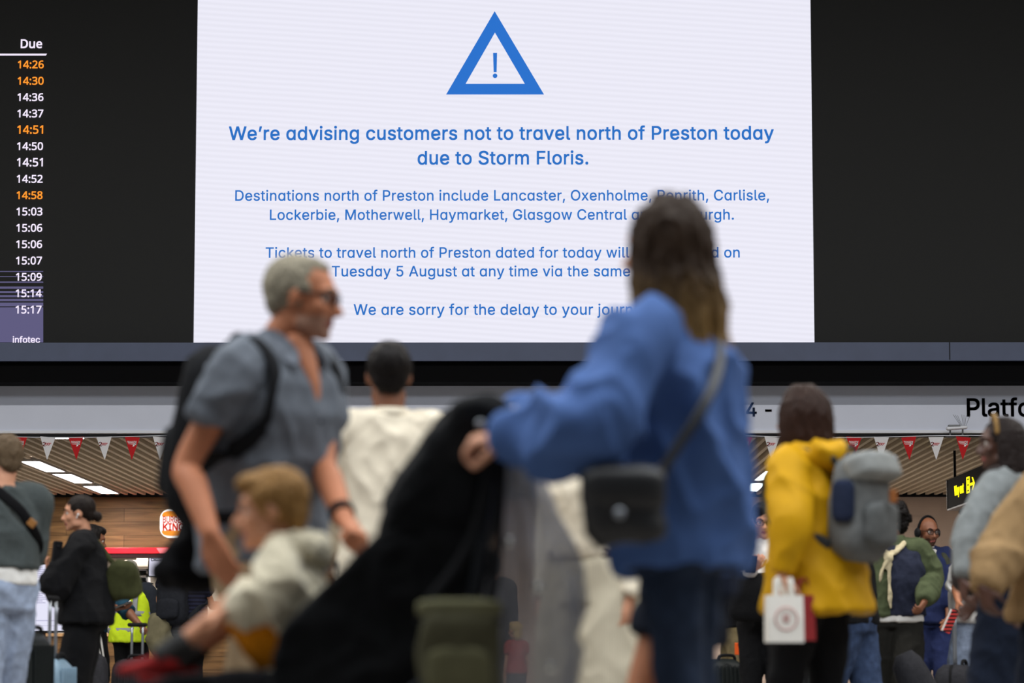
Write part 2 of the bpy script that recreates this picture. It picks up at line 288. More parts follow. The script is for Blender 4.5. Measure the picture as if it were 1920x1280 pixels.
ɑ~170~78,-3,60,-1,45,6,32,18,22,34,16,53,14,76,16,98,22,117,32,133,45,144,61,151,78,154,91,153,101,149,109,144,115,138,119,133,123,128,124,128,124,152,149,152,149,0,125,0,125,23,123,23,119,18,115,12,109,7,101,1,91,-2;82,19,95,21,105,26,114,35,120,46,124,60,125,76,124,92,120,105,114,116,106,125,95,130,82,132,69,130,58,125,50,116,43,105,40,91,39,76,40,60,43,47,50,35,58,26,69,21
!~78~27,64,25,203,53,203,51,64;39,-2,32,0,26,4,22,9,21,16,22,23,26,29,32,33,39,35,46,33,52,29,56,23,57,16,56,9,52,4,46,0
 ~75~
'''
GLYPH_N = '''
0~154~77,-3,57,0,41,9,29,24,20,43,15,67,13,96,14,116,16,134,19,149,28,169,40,183,56,192,77,195,96,192,112,183,125,169,133,149,139,125,140,96,140,77,138,59,134,43,126,24,114,9,97,0;77,17,95,22,107,37,112,52,116,72,117,96,116,120,112,140,107,155,95,170,77,175,58,170,46,155,41,140,38,120,37,96,38,72,41,52,46,37,58,22
1~154~72,0,72,134,72,144,73,153,73,160,73,167,66,160,57,152,36,136,24,152,76,192,95,192,95,0
2~154~13,0,13,20,63,70,76,84,88,96,96,107,103,118,106,130,108,142,105,156,98,166,88,172,74,174,61,173,49,170,39,164,28,156,15,172,27,181,41,188,57,193,74,194,98,191,116,181,128,165,132,143,130,129,126,115,118,102,109,89,97,76,83,62,43,23,43,21,140,21,140,0
3~154~65,-3,50,-2,37,0,24,3,12,8,12,30,25,25,38,21,52,18,65,17,87,20,102,27,111,39,114,55,110,71,100,81,83,87,60,89,41,89,41,109,60,109,81,112,96,119,105,131,108,145,106,158,99,167,88,173,73,175,59,173,47,170,36,165,25,158,13,175,25,182,39,189,55,193,73,194,99,191,118,181,129,166,132,147,130,130,122,116,109,107,93,101,93,100,113,95,127,85,136,72,138,55,136,39,131,25,121,13,107,5,88,-1
4~154~98,0,98,44,6,44,6,64,96,193,120,193,120,65,148,65,148,44,120,44,120,0;29,65,98,65,98,125,98,138,98,149,98,159,99,168,98,168,95,162,92,157,89,151,86,147
5~154~67,-3,52,-2,39,0,27,3,17,8,17,30,28,25,40,21,54,18,67,17,86,20,101,28,111,40,114,59,111,75,103,88,88,95,66,98,58,97,49,96,40,95,33,94,21,101,29,192,125,192,125,170,49,170,44,115,50,116,57,117,65,117,74,118,92,116,108,111,121,103,134,85,138,61,136,43,130,27,119,14,105,5,88,-1
6~154~80,-3,63,0,47,6,34,18,24,34,19,48,16,64,15,82,16,102,18,123,24,142,32,159,43,174,58,185,78,192,103,194,109,194,115,194,121,193,126,192,126,172,121,173,115,174,109,175,103,175,86,174,72,169,61,162,53,152,47,140,42,127,40,113,38,98,40,98,47,106,57,113,70,118,85,120,108,116,126,105,137,87,141,62,139,43,134,27,125,15,105,2;80,17,95,20,107,28,115,42,118,62,115,78,108,91,97,99,81,102,69,100,59,96,50,90,44,83,40,75,39,66,40,55,43,43,49,33,57,25,67,19
7~154~37,0,115,170,12,170,12,192,140,192,140,174,63,0
8~154~77,-3,58,-1,43,3,30,11,17,27,13,49,15,61,19,72,25,81,33,88,43,95,53,100,40,109,29,120,22,133,19,149,21,162,27,174,36,183,47,189,61,193,77,194,100,192,118,183,130,168,134,149,133,138,129,128,123,120,116,113,107,107,98,102,109,96,119,89,128,81,134,72,139,62,140,50,136,28,123,11,103,1;78,111,90,117,101,125,108,135,111,148,108,160,101,168,90,174,76,175,63,174,52,168,45,160,42,148,44,139,47,131,53,125,60,120,68,115;77,16,94,18,107,25,115,36,117,49,114,62,106,73,93,81,77,89,73,91,57,82,46,73,39,62,36,49,39,36,46,25,59,18
9~154~52,-3,46,-3,39,-2,33,-1,27,0,27,20,39,18,51,17,68,18,82,23,93,30,102,40,108,51,112,64,115,79,116,94,114,94,107,86,97,78,84,73,69,72,46,76,29,87,17,105,13,130,15,148,21,164,30,177,42,187,57,193,75,194,92,192,108,185,121,174,131,157,136,144,139,128,140,110,139,89,136,69,131,50,123,33,111,18,96,7,76,0;74,90,86,92,96,96,104,101,111,109,114,117,116,125,115,137,111,148,106,159,98,167,87,173,75,175,60,172,47,164,39,150,37,130,39,113,46,101,57,93
:~72~36,111,29,112,24,116,21,121,19,129,21,138,24,144,29,147,36,148,42,147,48,144,51,138,53,129,51,121,48,116,42,112;36,-4,29,-3,24,1,21,6,19,15,21,23,24,28,29,31,36,33,42,31,48,28,51,23,53,15,51,6,48,1,42,-3
D~196~26,0,26,192,85,192,104,191,120,187,135,181,154,168,168,149,175,134,178,117,180,98,177,68,168,44,153,25,133,11,109,3,80,0;50,21,76,21,120,29,146,55,154,97,152,120,146,139,135,153,121,163,103,169,82,171,50,171
e~152~84,-3,65,-1,48,6,34,16,24,30,17,49,15,71,17,93,23,111,32,126,45,138,61,144,78,147,96,145,110,139,122,129,131,116,136,100,138,82,138,67,39,67,43,46,52,30,66,21,85,17,98,18,109,20,120,23,131,27,131,7,120,3,110,0,98,-2;40,86,113,86,111,103,105,116,94,124,78,127,63,125,51,116,44,103
u~166~74,-3,51,0,34,10,25,26,21,50,21,144,45,144,45,51,53,26,77,17,97,20,110,30,117,47,120,69,120,144,143,144,143,0,124,0,120,19,119,19,111,9,100,3,87,-1
 ~70~
'''
# ---------------------------------------------------------------- lettering: outlines as polygons, one line = one mesh
def load_glyphs(t):
    g = {}
    for ln in t.strip('\n').split('\n'):
        ch, w, sp = ln[0], *ln[2:].split('~')
        g[ch] = (int(w) / 400, [[int(q) / 400 for q in s.split(',')] for s in sp.split(';') if s])
    return g
GL = {'i': load_glyphs(GLYPH_I), 'n': load_glyphs(GLYPH_N)}
TXT = {}
def text_mesh(body, font='i', bold=0.0, depth=.004, track=0.0):
    """mesh of one line in the xy plane: x from 0, baseline y=0, em=1"""
    key = (body, font, bold, depth, track)
    if key in TXT: return TXT[key]
    def area(q): n = len(q) // 2; return sum(q[2 * i] * q[2 * ((i + 1) % n) + 1] - q[2 * ((i + 1) % n)] * q[2 * i + 1] for i in range(n)) / 2
    def inside(x, y, q):
        n = len(q) // 2; c = False
        for i in range(n):
            x1, y1, x2, y2 = q[2 * i], q[2 * i + 1], q[2 * ((i + 1) % n)], q[2 * ((i + 1) % n) + 1]
            if (y1 > y) != (y2 > y) and x < (x2 - x1) * (y - y1) / (y2 - y1) + x1: c = not c
        return c
    layers = []; x = 0
    for ch in body:
        w, sp = GL[font][ch]
        sp = [q for q in sp if len(q) > 5 and abs(area(q)) > 1e-6]
        if sp:
            sg = 1 if area(max(sp, key=lambda q: abs(area(q)))) > 0 else -1
            outs = [q for q in sp if area(q) * sg > 0]; holes = [q for q in sp if area(q) * sg < 0]
            for i, q in enumerate(outs):
                while len(layers) <= i: layers.append([])
                for r in [q] + [h for h in holes if inside(h[0], h[1], q)]:
                    layers[i].append([c + (x if j % 2 == 0 else 0) for j, c in enumerate(r)])
        x += w + track
    vs, fs, n0 = [], [], 0
    for ly in layers:
        cu = bpy.data.curves.new('lettering', 'CURVE'); cu.dimensions = '2D'; cu.fill_mode = 'BOTH'; cu.extrude = depth
        for s in ly:
            n = len(s) // 2; spl = cu.splines.new('POLY'); spl.points.add(n - 1)
            spl.points.foreach_set('co', [c for i in range(n) for c in (s[2 * i], s[2 * i + 1], 0, 1)]); spl.use_cyclic_u = True
        o = bpy.data.objects.new('lettering', cu); COL.objects.link(o)
        dg = bpy.context.evaluated_depsgraph_get(); me = bpy.data.meshes.new_from_object(o.evaluated_get(dg))
        bpy.data.objects.remove(o); bpy.data.curves.remove(cu)
        v = [tuple(q.co) for q in me.vertices]; f = [tuple(p.vertices) for p in me.polygons]; bpy.data.meshes.remove(me)
        for dx, dy in (((0, 0),) if not bold else ((bold, bold), (-bold, bold), (bold, -bold), (-bold, -bold))):
            n0 = len(vs); vs += [(p[0] + dx, p[1] + dy, p[2]) for p in v]; fs += [tuple(i + n0 for i in q) for q in f]
    me = bpy.data.meshes.new('lettering'); me.from_pydata(vs, [], fs)
    TXT[key] = me; return me
RXZ = Matrix.Rotation(math.pi / 2, 4, 'X')          # xy lettering plane -> upright, read from the front (-Y)
def text_obj(name, body, m, parent, x0, x1, zbase, y, font='i', bold=0.0, track=0.0, h=None, R=None, label=None, depth=.004):
    """line fitted between x0 and x1 on baseline zbase at distance y (world)"""
    me = text_mesh(body, font, bold, depth, track)
    v = np.empty(len(me.vertices) * 3); me.vertices.foreach_get('co', v); v = v.reshape(-1, 3)
    a, b = v[:, 0].min(), v[:, 0].max()
    sx = (x1 - x0) / (b - a); sy = h if h else sx
    me = me.copy(); me.name = name
    w = np.stack([(v[:, 0] - a) * sx, -v[:, 2], v[:, 1] * sy], 1) + np.array([x0, y, zbase]) - np.array(rootloc(parent))
    me.vertices.foreach_set('co', w.ravel()); me.materials.append(m); me.update()
    o = bpy.data.objects.new(name, me); COL.objects.link(o); o.parent = parent
    if label: o['label'] = label
    return o
# ---------------------------------------------------------------- the setting
def struct(name, mb, m, **k):
    return tag(build(name, mb, m, smooth=False, **k), kind='structure')
M_floor = mat('polished_stone_floor', (134, 128, 122), .25, .15, 3, spec=.5)
M_wood = None
def wood_mat():
    m = mat('oak_planks', (118, 76, 40), .5, 0); nt = m.node_tree; L = nt.links.new; b = nt.nodes['Principled BSDF']
    tc = nt.nodes.new('ShaderNodeTexCoord'); mp = nt.nodes.new('ShaderNodeMapping'); mp.inputs['Scale'].default_value = (.5, 1, 6)
    n = nt.nodes.new('ShaderNodeTexNoise'); n.inputs['Scale'].default_value = 2.2; n.inputs['Detail'].default_value = 8; n.inputs['Distortion'].default_value = .8
    r = nt.nodes.new('ShaderNodeValToRGB'); e = r.color_ramp.elements
    e[0].position = .3; e[0].color = (*lin((90, 66, 42)), 1); e[1].position = .72; e[1].color = (*lin((142, 108, 70)), 1)
    mp2 = nt.nodes.new('ShaderNodeMapping'); mp2.inputs['Rotation'].default_value = (-math.pi / 2, 0, 0)
    br = nt.nodes.new('ShaderNodeTexBrick'); br.inputs['Scale'].default_value = 1; br.inputs['Brick Width'].default_value = 1.9; br.inputs['Row Height'].default_value = .22
    br.inputs['Mortar Size'].default_value = .004; br.inputs['Color1'].default_value = (1, 1, 1, 1); br.inputs['Color2'].default_value = (.74, .74, .74, 1); br.inputs['Mortar'].default_value = (.3, .3, .3, 1)
    mx = nt.nodes.new('ShaderNodeMixRGB'); mx.blend_type = 'MULTIPLY'; mx.inputs['Fac'].default_value = 1
    L(tc.outputs['Object'], mp.inputs['Vector']); L(mp.outputs['Vector'], n.inputs['Vector']); L(n.outputs['Fac'], r.inputs['Fac'])
    L(tc.outputs['Object'], mp2.inputs['Vector']); L(mp2.outputs['Vector'], br.inputs['Vector'])
    L(r.outputs['Color'], mx.inputs['Color1']); L(br.outputs['Color'], mx.inputs['Color2']); L(mx.outputs['Color'], b.inputs['Base Color'])
    return m
M_wood = wood_mat()
M_beige = mat('beige_wall_panel', (190, 168, 152), .7, .06, 4)
M_slat = mat('pale_timber_slat', (206, 190, 166), .6, .06, 8)
M_void = mat('dark_ceiling_void', (52, 46, 40), .9, .1, 3)
M_black = mat('black_metal', (14, 14, 16), .5, 0)
M_gap = mat('matt_black_recess', (8, 8, 10), .9, 0, spec=.1)
M_fascia = mat('pale_grey_enamel', (214, 219, 234), .45, .02, 3)
M_ledge = mat('blue_grey_metal', (66, 76, 104), .38, .06, 5, spec=.5)
M_white = mat('white_enamel', (236, 238, 245), .4, 0)
M_navy_letter = mat('dark_navy_lettering', (32, 34, 50), .6, 0)
WY = 46.8; CZH = 3.30
struct('floor', MB().span(-24, 24, -3, 50, -.1, 0), M_floor)
# back wall: timber cladding on the left with the serving opening, beige panels on the right
zt = 3.55
ox0, ox1 = -7.7, -4.6; oz = at(250, 1041, WY).z
wl = MB(); wl.span(-16, ox0, WY, WY + .25, 0, zt); wl.span(ox1, -1.0, WY, WY + .25, 0, zt); wl.span(ox0, ox1, WY, WY + .25, oz, zt)
struct('wall_back', wl, M_wood)
wr = MB(); wr.span(-1.0, 16, WY, WY + .25, 0, zt)
for x in (-1.0, 1.35, 3.7, 5.0, 6.83, 8.4, 10.8): wr.span(x - .008, x + .008, WY - .004, WY, 0, zt)
for a, b, z in ((4.95, 6.55, at(1700, 969, WY).z), (4.95, 6.55, at(1700, 988, WY).z)): wr.span(a, b, WY - .012, WY, z - .012, z + .012)
struct('wall_back_panelled', wr, M_beige)
# slatted low ceiling beyond the fascia
cl = MB()
for i in range(192):
    x = -14 + i * .146
    cl.span(x - .026, x + .026, 32.55, WY - .12, CZH, CZH + .13)
struct('ceiling_slats', cl, M_slat)
struct('ceiling', MB().span(-16, 16, 32.6, WY, CZH + .2, CZH + .3), M_void)
struct('trim_1', MB().span(-16, 16, WY - .1, WY, CZH - .035, CZH + .2), M_black, loc=None)
# gantry that carries the boards
zf0, zf1 = at(960, 812, DB).z, at(960, 724, DB).z
zl0, zl1 = at(960, 678, DB - .55).z, at(960, 642, DB - .55).z
XA, XB = -15.9, 15.9
BX = 9.0
fa = MB(); fa.span(XA, XB, DB, DB + .45, zf0 + .03, zf1 + .04)
fascia = thing('fascia_sign', (0, DB, 0), 'long pale grey fascia beam with dark platform lettering under the boards', 'sign')
build('panel', fa, M_fascia, fascia, smooth=False)
build('bottom_edge', MB().span(XA, XB, DB - .025, DB + .45, zf0, zf0 + .03), M_white, fascia, smooth=False)
tb = at(1812, 780, DB).z
def fx(px): return at(px, 780, DB).x
cap = at(0, 748, DB).z - tb
text_obj('lettering', 'Platform', M_navy_letter, fascia, fx(1813), fx(1813) + (fx(1920) - fx(1813)) * 1.64, tb, DB - .004, bold=.012)
text_obj('lettering', '4 -', M_navy_letter, fascia, fx(1399), fx(1447), tb, DB - .004, bold=.012)
text_obj('lettering', 'Platforms', M_navy_letter, fascia, fx(1399) - 1.28, fx(1399) - .1, tb, DB - .004, bold=.012)
struct('trim_2', MB().span(XA, XB, DB - .46, DB + .45, zf1 + .004, zl0 + .01), M_gap)
struct('trim_3', MB().span(XA, XB, DB - .56, DB + .4, zl0 + .01, zl1), M_ledge)
struct('trim_4', MB().span(XA, XB, DB - .1, DB + .02, zf0 - .05, zf0 - .012), M_black)
struct('ceiling_concourse', MB().span(-24, 24, -3, 33, 10.2, 10.3), mat('pale_ceiling', (200, 200, 198), .8, .03, 2))
M_side = mat('pale_grey_cladding', (150, 150, 150), .7, .04, 3)
struct('wall_left', MB().span(-24.2, -24, -3, 50, 0, 10.2), M_side)
struct('wall_right', MB().span(24, 24.2, -3, 50, 0, 10.2), M_side)
struct('wall_upper', MB().span(-24, 24, 33.0, 33.2, 3.7, 10.2), M_side)
# ---- LED boards
def led_mat(name, c, e, amp):
    m = mat(name, c, .4, 0, emit=e); nt = m.node_tree; L = nt.links.new; b = nt.nodes['Principled BSDF']
    tc = nt.nodes.new('ShaderNodeTexCoord'); mp = nt.nodes.new('ShaderNodeMapping'); mp.inputs['Rotation'].default_value = (0, math.radians(-4), 0)
    w = nt.nodes.new('ShaderNodeTexWave'); w.bands_direction = 'Z'; w.inputs['Scale'].default_value = 5.0; w.inputs['Distortion'].default_value = .6; w.inputs['Detail'].default_value = 1; w.inputs['Detail Scale'].default_value = .4
    r = nt.nodes.new('ShaderNodeValToRGB'); rgb = lin(c); e_ = r.color_ramp.elements
    e_[0].color = (*[x * (1 - amp) for x in rgb], 1); e_[1].color = (*rgb, 1)
    L(tc.outputs['Object'], mp.inputs['Vector']); L(mp.outputs['Vector'], w.inputs['Vector']); L(w.outputs['Fac'], r.inputs['Fac']); L(r.outputs['Color'], b.inputs['Emission Color'])
    return m
M_led = led_mat('lit_white_led', (236, 235, 248), 1.0, .055)
M_ledblue = mat('lit_blue_led', (36, 112, 205), emit=1.0)
M_ledtext = mat('lit_text_blue_led', (44, 112, 196), emit=1.0)
M_off = mat('unlit_led', (31, 32, 32), .55, .05, 60, spec=.2)
M_ledw = mat('lit_pale_digits', (236, 226, 246), emit=1.1)
M_ledo = mat('lit_orange_digits', (255, 150, 48), emit=1.1)
M_ledlav = mat('lit_lavender_led', (92, 88, 126), emit=1.0)
zb, ztop = zl1, 8.4
yS = DB - .12
xw0, xw1 = at(363, 640, yS).x, at(1527, 640, yS).x
scr = thing('led_screen', ((xw0 + xw1) / 2, DB, zb), 'large white LED screen with blue warning triangle and travel notice', 'screen')
build('display_panel', MB().span(xw0, xw1, yS, yS + .3, zb, ztop), M_led, scr, smooth=False)
tri = MB(); yT = yS - .003
def sp(px, py): p = at(px, py, yT); return p
A, B, C = sp(927.5, 21), sp(836.5, 177), sp(1020, 177); a, b, c = sp(928, 61), sp(873, 157), sp(984, 157)
for q in ((A, B, b, a), (B, C, c, b), (C, A, a, c)): tri.prism(list(q), (0, .004, 0))
build('warning_triangle', tri, M_ledblue, scr, smooth=False, label='blue warning triangle')
ex = MB(); ex.prism([sp(924.5, 99), sp(925.6, 135), sp(931.2, 135), sp(932, 99)], (0, .004, 0))
ex.limb([sp(928.2, 142), sp(928.2, 142) + V((0, .004, 0))], [4.4 / 166] * 2, 16, caps='ff')
build('exclamation_mark', ex, M_ledblue, scr, smooth=False)
lines = [("We’re ɑdvising customers not to trɑvel north of Preston todɑy", 429, 1451, 262, .026), ("due to Storm Floris.", 783, 1103, 308, .026),
         ("Destinɑtions north of Preston include Lɑncɑster, Oxenholme, Penrith, Cɑrlisle,", 441, 1442, 376, .016),
         ("Lockerbie, Motherwell, Hɑymɑrket, Glɑsgow Centrɑl ɑnd Edinburgh.", 506, 1376, 412, .016),
         ("Tickets to trɑvel north of Preston dɑted for todɑy will be ɑccepted on", 498, 1387, 483, .016),
         ("Tuesdɑy 5 August ɑt ɑny time viɑ the sɑme route.", 622, 1264, 518, .016),
         ("We ɑre sorry for the delɑy to your journey.", 663, 1226, 590, .016)]
for t, a, b, base, bo in lines:
    p, q = sp(a, base), sp(b, base)
    text_obj('lettering', t, M_ledtext, scr, p.x, q.x, p.z, yT, bold=bo * .42, track=.01, label='line reading “%s”' % t.replace('ɑ', 'a'))
xl1 = at(81, 640, yS).x
brd = thing('departure_board', (-8, DB, zb), 'dark departure board with a column of white and orange due times', 'departure board')
build('display_panel', MB().span(-BX, xw0 - .004, yS, yS + .3, zb, ztop), M_off, brd, smooth=False)
def line_text(t, x0, x1, base, m, **k):
    p, q = sp(x0, base), sp(x1, base); text_obj('due_time' if ':' in t else 'lettering', t, m, brd, p.x, q.x, p.z, yT - .006, **k)
line_text('Due', 39, 79, 90, M_ledw, font='n', bold=.012)
build('rule', MB().prism([sp(-40, 100.5), sp(88, 100.5), sp(86, 104), sp(-40, 104)], (0, .003, 0)), M_ledw, brd, smooth=False)
due = '14:26o 14:30o 14:36 14:37 14:51o 14:50 14:51 14:52 14:58o 15:03 15:06 15:06 15:07 15:09 15:14 15:17'.split()
for i, t in enumerate(due):
    y = 128 + i * 30.62; xr = 82 - i * .28
    o = t.endswith('o')
    line_text(t[:5], xr - 48.5, xr, y, M_ledo if o else M_ledw, font='n', bold=.009)
lv = MB()
for y0, y1 in ((508, 509.5), (517.5, 519), (527.5, 530), (537, 541), (545.5, 549), (553, 557), (560, 564.5), (567, 574), (576, 641.5)):
    lv.prism([sp(-60, y0), sp(81, y0), sp(81, y1), sp(-60, y1)], (0, .003, 0))
build('footer_band', lv, M_ledlav, brd, smooth=False, label='lavender footer band with glitch lines')
line_text('infotec', 24, 75, 642.3, M_ledw, font='i', bold=.01)
off = thing('blank_display', (7, DB, zb), 'blank black display panel on the right of the white screen', 'screen')
build('display_panel', MB().span(xw1 + .004, BX, yS, yS + .3, zb, ztop), M_off, off, smooth=False)
build('ledge_seam', MB().span(at(1780, 660, DB - .57).x, at(1780, 660, DB - .57).x + .01, DB - .566, DB - .56, zl0 + .02, zl1), M_black, off, smooth=False)
# ---- bunting
yb = DB - .18
bunt = thing('bunting', (0, yb, 0), 'string of alternating red and white pennant flags under the fascia', 'bunting')
pts = [];
px = -60
while px < 2000:
    pts.append(at(px, 818 + 2.0 * math.sin(px * .013), yb)); px += 40
build('string', MB().limb(pts, [.004] * len(pts), 6, k=1), M_white, bunt)
M_red = mat('red_pennant', (186, 32, 36), .7, .05, 30); M_wht = mat('white_pennant', (222, 220, 222), .7, .03, 30)
M_redprint = mat('red_print', (196, 44, 50), .7, 0); M_whtprint = mat('white_print', (245, 240, 240), .7, 0)
k = 1; px = -16.0
sg = yb + .002
while px < 1960:
    red = k % 2 == 0
    w = 14.3; tilt = math.sin(k * 1.7) * 1.5
    p0 = at(px - w, 819 + tilt, yb); p1 = at(px + w, 819 - tilt, yb); p2 = at(px + tilt, 862, yb)
    fm = MB(); fm.prism([p0, p2, p1], (0, .003, 0))
    fl = build('red_flag' if red else 'white_flag', fm, M_red if red else M_wht, bunt, smooth=False)
    if red:
        pr = MB(); c0 = at(px, 829, yb); u = (p1 - p0).normalized(); zz = V((0, 0, 1)); yy = V((0, -.002, 0))
        for d, h in ((0, .010), (.016, .008)):
            q = [c0 + yy + u * -.052 - zz * d, c0 + yy + u * .045 - zz * (d + .004), c0 + yy + u * .045 - zz * (d + .004 + h), c0 + yy - u * (.052 - d) - zz * (d + h * .5)]
            pr.prism(q, (0, .0015, 0))
        pr.prism([c0 + yy + u * .03 + zz * .002, c0 + yy + u * .048 + zz * .002, c0 + yy + u * .02 - zz * .045, c0 + yy + u * .002 - zz * .045], (0, .0015, 0))
        build('printed_mark', pr, M_whtprint, fl, smooth=False)
        text_obj('printed_lettering', 'NetworkRail', M_whtprint, fl, c0.x - .055, c0.x + .05, c0.z + .003, yb - .002, depth=.001)
    else:
        c0 = at(px - 9.5, 836, yb)
        text_obj('printed_lettering', '2', M_redprint, fl, c0.x, c0.x + .032, c0.z, yb - .002, bold=.012, depth=.001)
        for dx, r in ((.044, .011), (.067, .011)):
            ng = MB(); cc = V((c0.x + dx, yb - .002, c0.z + .022))
            ng.limb([cc + V((math.cos(t * math.pi / 6) * r * 1.1, 0, math.sin(t * math.pi / 6) * r)) for t in range(13)], [.0034] * 13, 6, k=1)
            build('printed_loop', ng, M_redprint, fl)
        build('printed_dash', MB().box((c0.x + .088, yb - .002, c0.z + .031), (.016, .002, .006)), M_redprint, fl, smooth=False)
    px += 52.8 if px < 900 else 51.3; k += 1
# ---- panel lights in the slatted ceiling
M_panel = mat('lit_ceiling_panel', (255, 250, 255), emit=7.0)
M_panelc = mat('lit_cool_ceiling_panel', (235, 252, 255), emit=7.0)
M_rim = mat('aluminium_rim', (180, 176, 172), .4, 0, metal=.6)
def ceil_light(x, y0, y1, w, label, m=M_panel, on=130):
    t = thing('ceiling_light', (x, (y0 + y1) / 2, CZH - .03), label, 'ceiling light', 'panel lights in the slatted ceiling')
    build('diffuser', MB().span(x - w / 2, x + w / 2, y0, y1, CZH - .025, CZH + .02), m, t, smooth=False)
    build('rim', MB().span(x - w / 2 - .02, x - w / 2, y0, y1, CZH - .03, CZH + .03).span(x + w / 2, x + w / 2 + .02, y0, y1, CZH - .03, CZH + .03)
          .span(x - w / 2, x + w / 2, y0 - .02, y0, CZH - .03, CZH + .03).span(x - w / 2, x + w / 2, y1, y1 + .02, CZH - .03, CZH + .03), M_rim, t, smooth=False)
    if on: lamp('panel_lamp', (x, (y0 + y1) / 2, CZH - .06), w, y1 - y0, on, (1, .95, .90))
ceil_light(-6.70, 38.3, 40.5, .27, 'bright panel light in the slatted ceiling at left, nearest the fascia')
ceil_light(-6.70, 41.0, 43.1, .27, 'bright panel light at left, middle of the row of three over the timber wall')
ceil_light(-6.70, 43.9, 45.9, .27, 'bright panel light at left, closest to the timber wall')
ceil_light(3.55, 40.4, 42.5, .26, 'cool panel light beside the yellow raincoat, the upper of two', M_panelc)
ceil_light(3.55, 43.2, 45.3, .26, 'cool panel light beside the yellow raincoat, the lower of two by the beige wall', M_panelc)
tl = thing('tube_light', (-5.57, 34.3, CZH), 'thin bright tube light just under the fascia above the left pennants', 'tube light')
build('diffuser', MB().span(-5.80, -5.34, 34.2, 34.32, CZH - .035, CZH - .005), M_panel, tl, smooth=False)
build('housing', MB().span(-5.84, -5.30, 34.18, 34.34, CZH - .005, CZH + .0), M_rim, tl, smooth=False)
for i, x in enumerate((-2.0, 8.6)): lamp('low_ceiling_lamp', (x, 40, CZH - .08), .3, 5, 220, (1, .95, .90))
# ---- way out sign
c = at(1777, 927, 37.0)
t_ = thing('hanging_sign', (c.x, c.y, CZH - .9), 'black hanging sign with yellow lit lettering near the ceiling at right', 'sign')
ang = math.radians(-90)
ux = V((math.cos(ang), math.sin(ang), 0)); uy = V((-math.sin(ang), math.cos(ang), 0)); uz = V((0, 0, 1))
Ls, Hs = 3.0, .38
F = frame(c, ux, uy, uz)
def sbox(mb, x0, x1, y0, y1, z0, z1): mb.box(F @ V(((x0 + x1) / 2, (y0 + y1) / 2, (z0 + z1) / 2)), (x1 - x0, y1 - y0, z1 - z0), F.to_3x3()); return mb
build('housing', sbox(MB(), 0, Ls, 0, .12, -Hs / 2, Hs / 2), mat('black_sign_face', (30, 27, 29), .75, 0, spec=.05), t_, smooth=False)
build('rim', sbox(sbox(MB(), -.02, 0, -.012, .13, -Hs / 2, Hs / 2), 0, Ls, -.012, .13, -Hs / 2 - .02, -Hs / 2), mat('grey_sign_rim', (120, 112, 112), .4, 0), t_, smooth=False)
build('hanger', sbox(sbox(MB(), .2, .23, .05, .08, Hs / 2, CZH - c.z), 2.6, 2.63, .05, .08, Hs / 2, CZH - c.z), M_black, t_, smooth=False)
M_yel = mat('lit_yellow_lettering', (255, 236, 20), emit=1.6)
def sign_text(body, x0, x1, z0, bold):
    me = text_mesh(body, 'i', bold, .003).copy(); v = np.empty(len(me.vertices) * 3); me.vertices.foreach_get('co', v); v = v.reshape(-1, 3)
    a, b = v[:, 0].min(), v[:, 0].max(); s_ = (x1 - x0) / (b - a); Fm = np.array(F)
    w = np.stack([(v[:, 0] - a) * s_ + x0, -v[:, 2] - .006, v[:, 1] * .235 + z0], 1) @ Fm[:3, :3].T + Fm[:3, 3] - np.array(t_.location)
    me.vertices.foreach_set('co', w.ravel()); me.materials.append(M_yel); me.name = 'lettering'
    o = bpy.data.objects.new('lettering', me); COL.objects.link(o); o.parent = t_
sign_text('Way out', .62, 1.38, -.05, .012)
ic = MB(); sbox(ic, 1.62, 1.65, -.008, 0, -.08, .12); sbox(ic, 1.82, 1.85, -.008, 0, -.08, .12); sbox(ic, 1.62, 1.85, -.008, 0, .10, .12); sbox(ic, 1.62, 1.85, -.008, 0, -.08, -.06)
sbox(ic, 1.70, 1.77, -.008, 0, .03, .08); sbox(ic, 1.70, 1.77, -.008, 0, -.04, .01); sbox(ic, 1.92, 2.2, -.008, 0, -.0, .03)
for s_ in (1, -1): ic.prism([F @ V((2.18, -.008, .015)), F @ V((2.05, -.008, .015 + s_ * .08)), F @ V((2.10, -.008, .015 + s_ * .08)), F @ V((2.25, -.008, .015))], F.to_3x3() @ V((0, .008, 0)))
build('pictogram', ic, M_yel, t_, smooth=False)
# ---- floodlight with bird spikes under the fascia
c = at(1794, 803, DB - .2)
t_ = thing('floodlight', c, 'small white floodlight with bird spikes fixed below the platform lettering', 'floodlight')
M_grey = mat('grey_metal', (120, 122, 124), .4, 0, metal=.5)
build('housing', MB().limb([c + V((-.10, 0, .0)), c + V((.10, 0, .012))], [.05, .045], 14, flat=.45, up=(0, 0, 1)), M_white, t_)
build('bracket', MB().limb([c + V((-.07, .05, -.09)), c + V((-.07, .03, -.01))], [.010] * 2, 8).limb([c + V((.07, .05, -.09)), c + V((.07, .03, -.01))], [.010] * 2, 8).limb([c + V((-.11, .05, -.085)), c + V((.13, .05, -.085))], [.012] * 2, 8), M_grey, t_)
build('top_plate', MB().box(c + V((-.03, 0, .03)), (.13, .08, .02)), M_grey, t_, smooth=False)
sk = MB()
for i in range(7): sk.limb([c + V((.05 + i * .008, 0, .02)), c + V((.05 + (i - 3) * .032, (i % 3 - 1) * .05, .15))], [.0022] * 2, 5)
build('bird_spikes', sk, M_grey, t_)
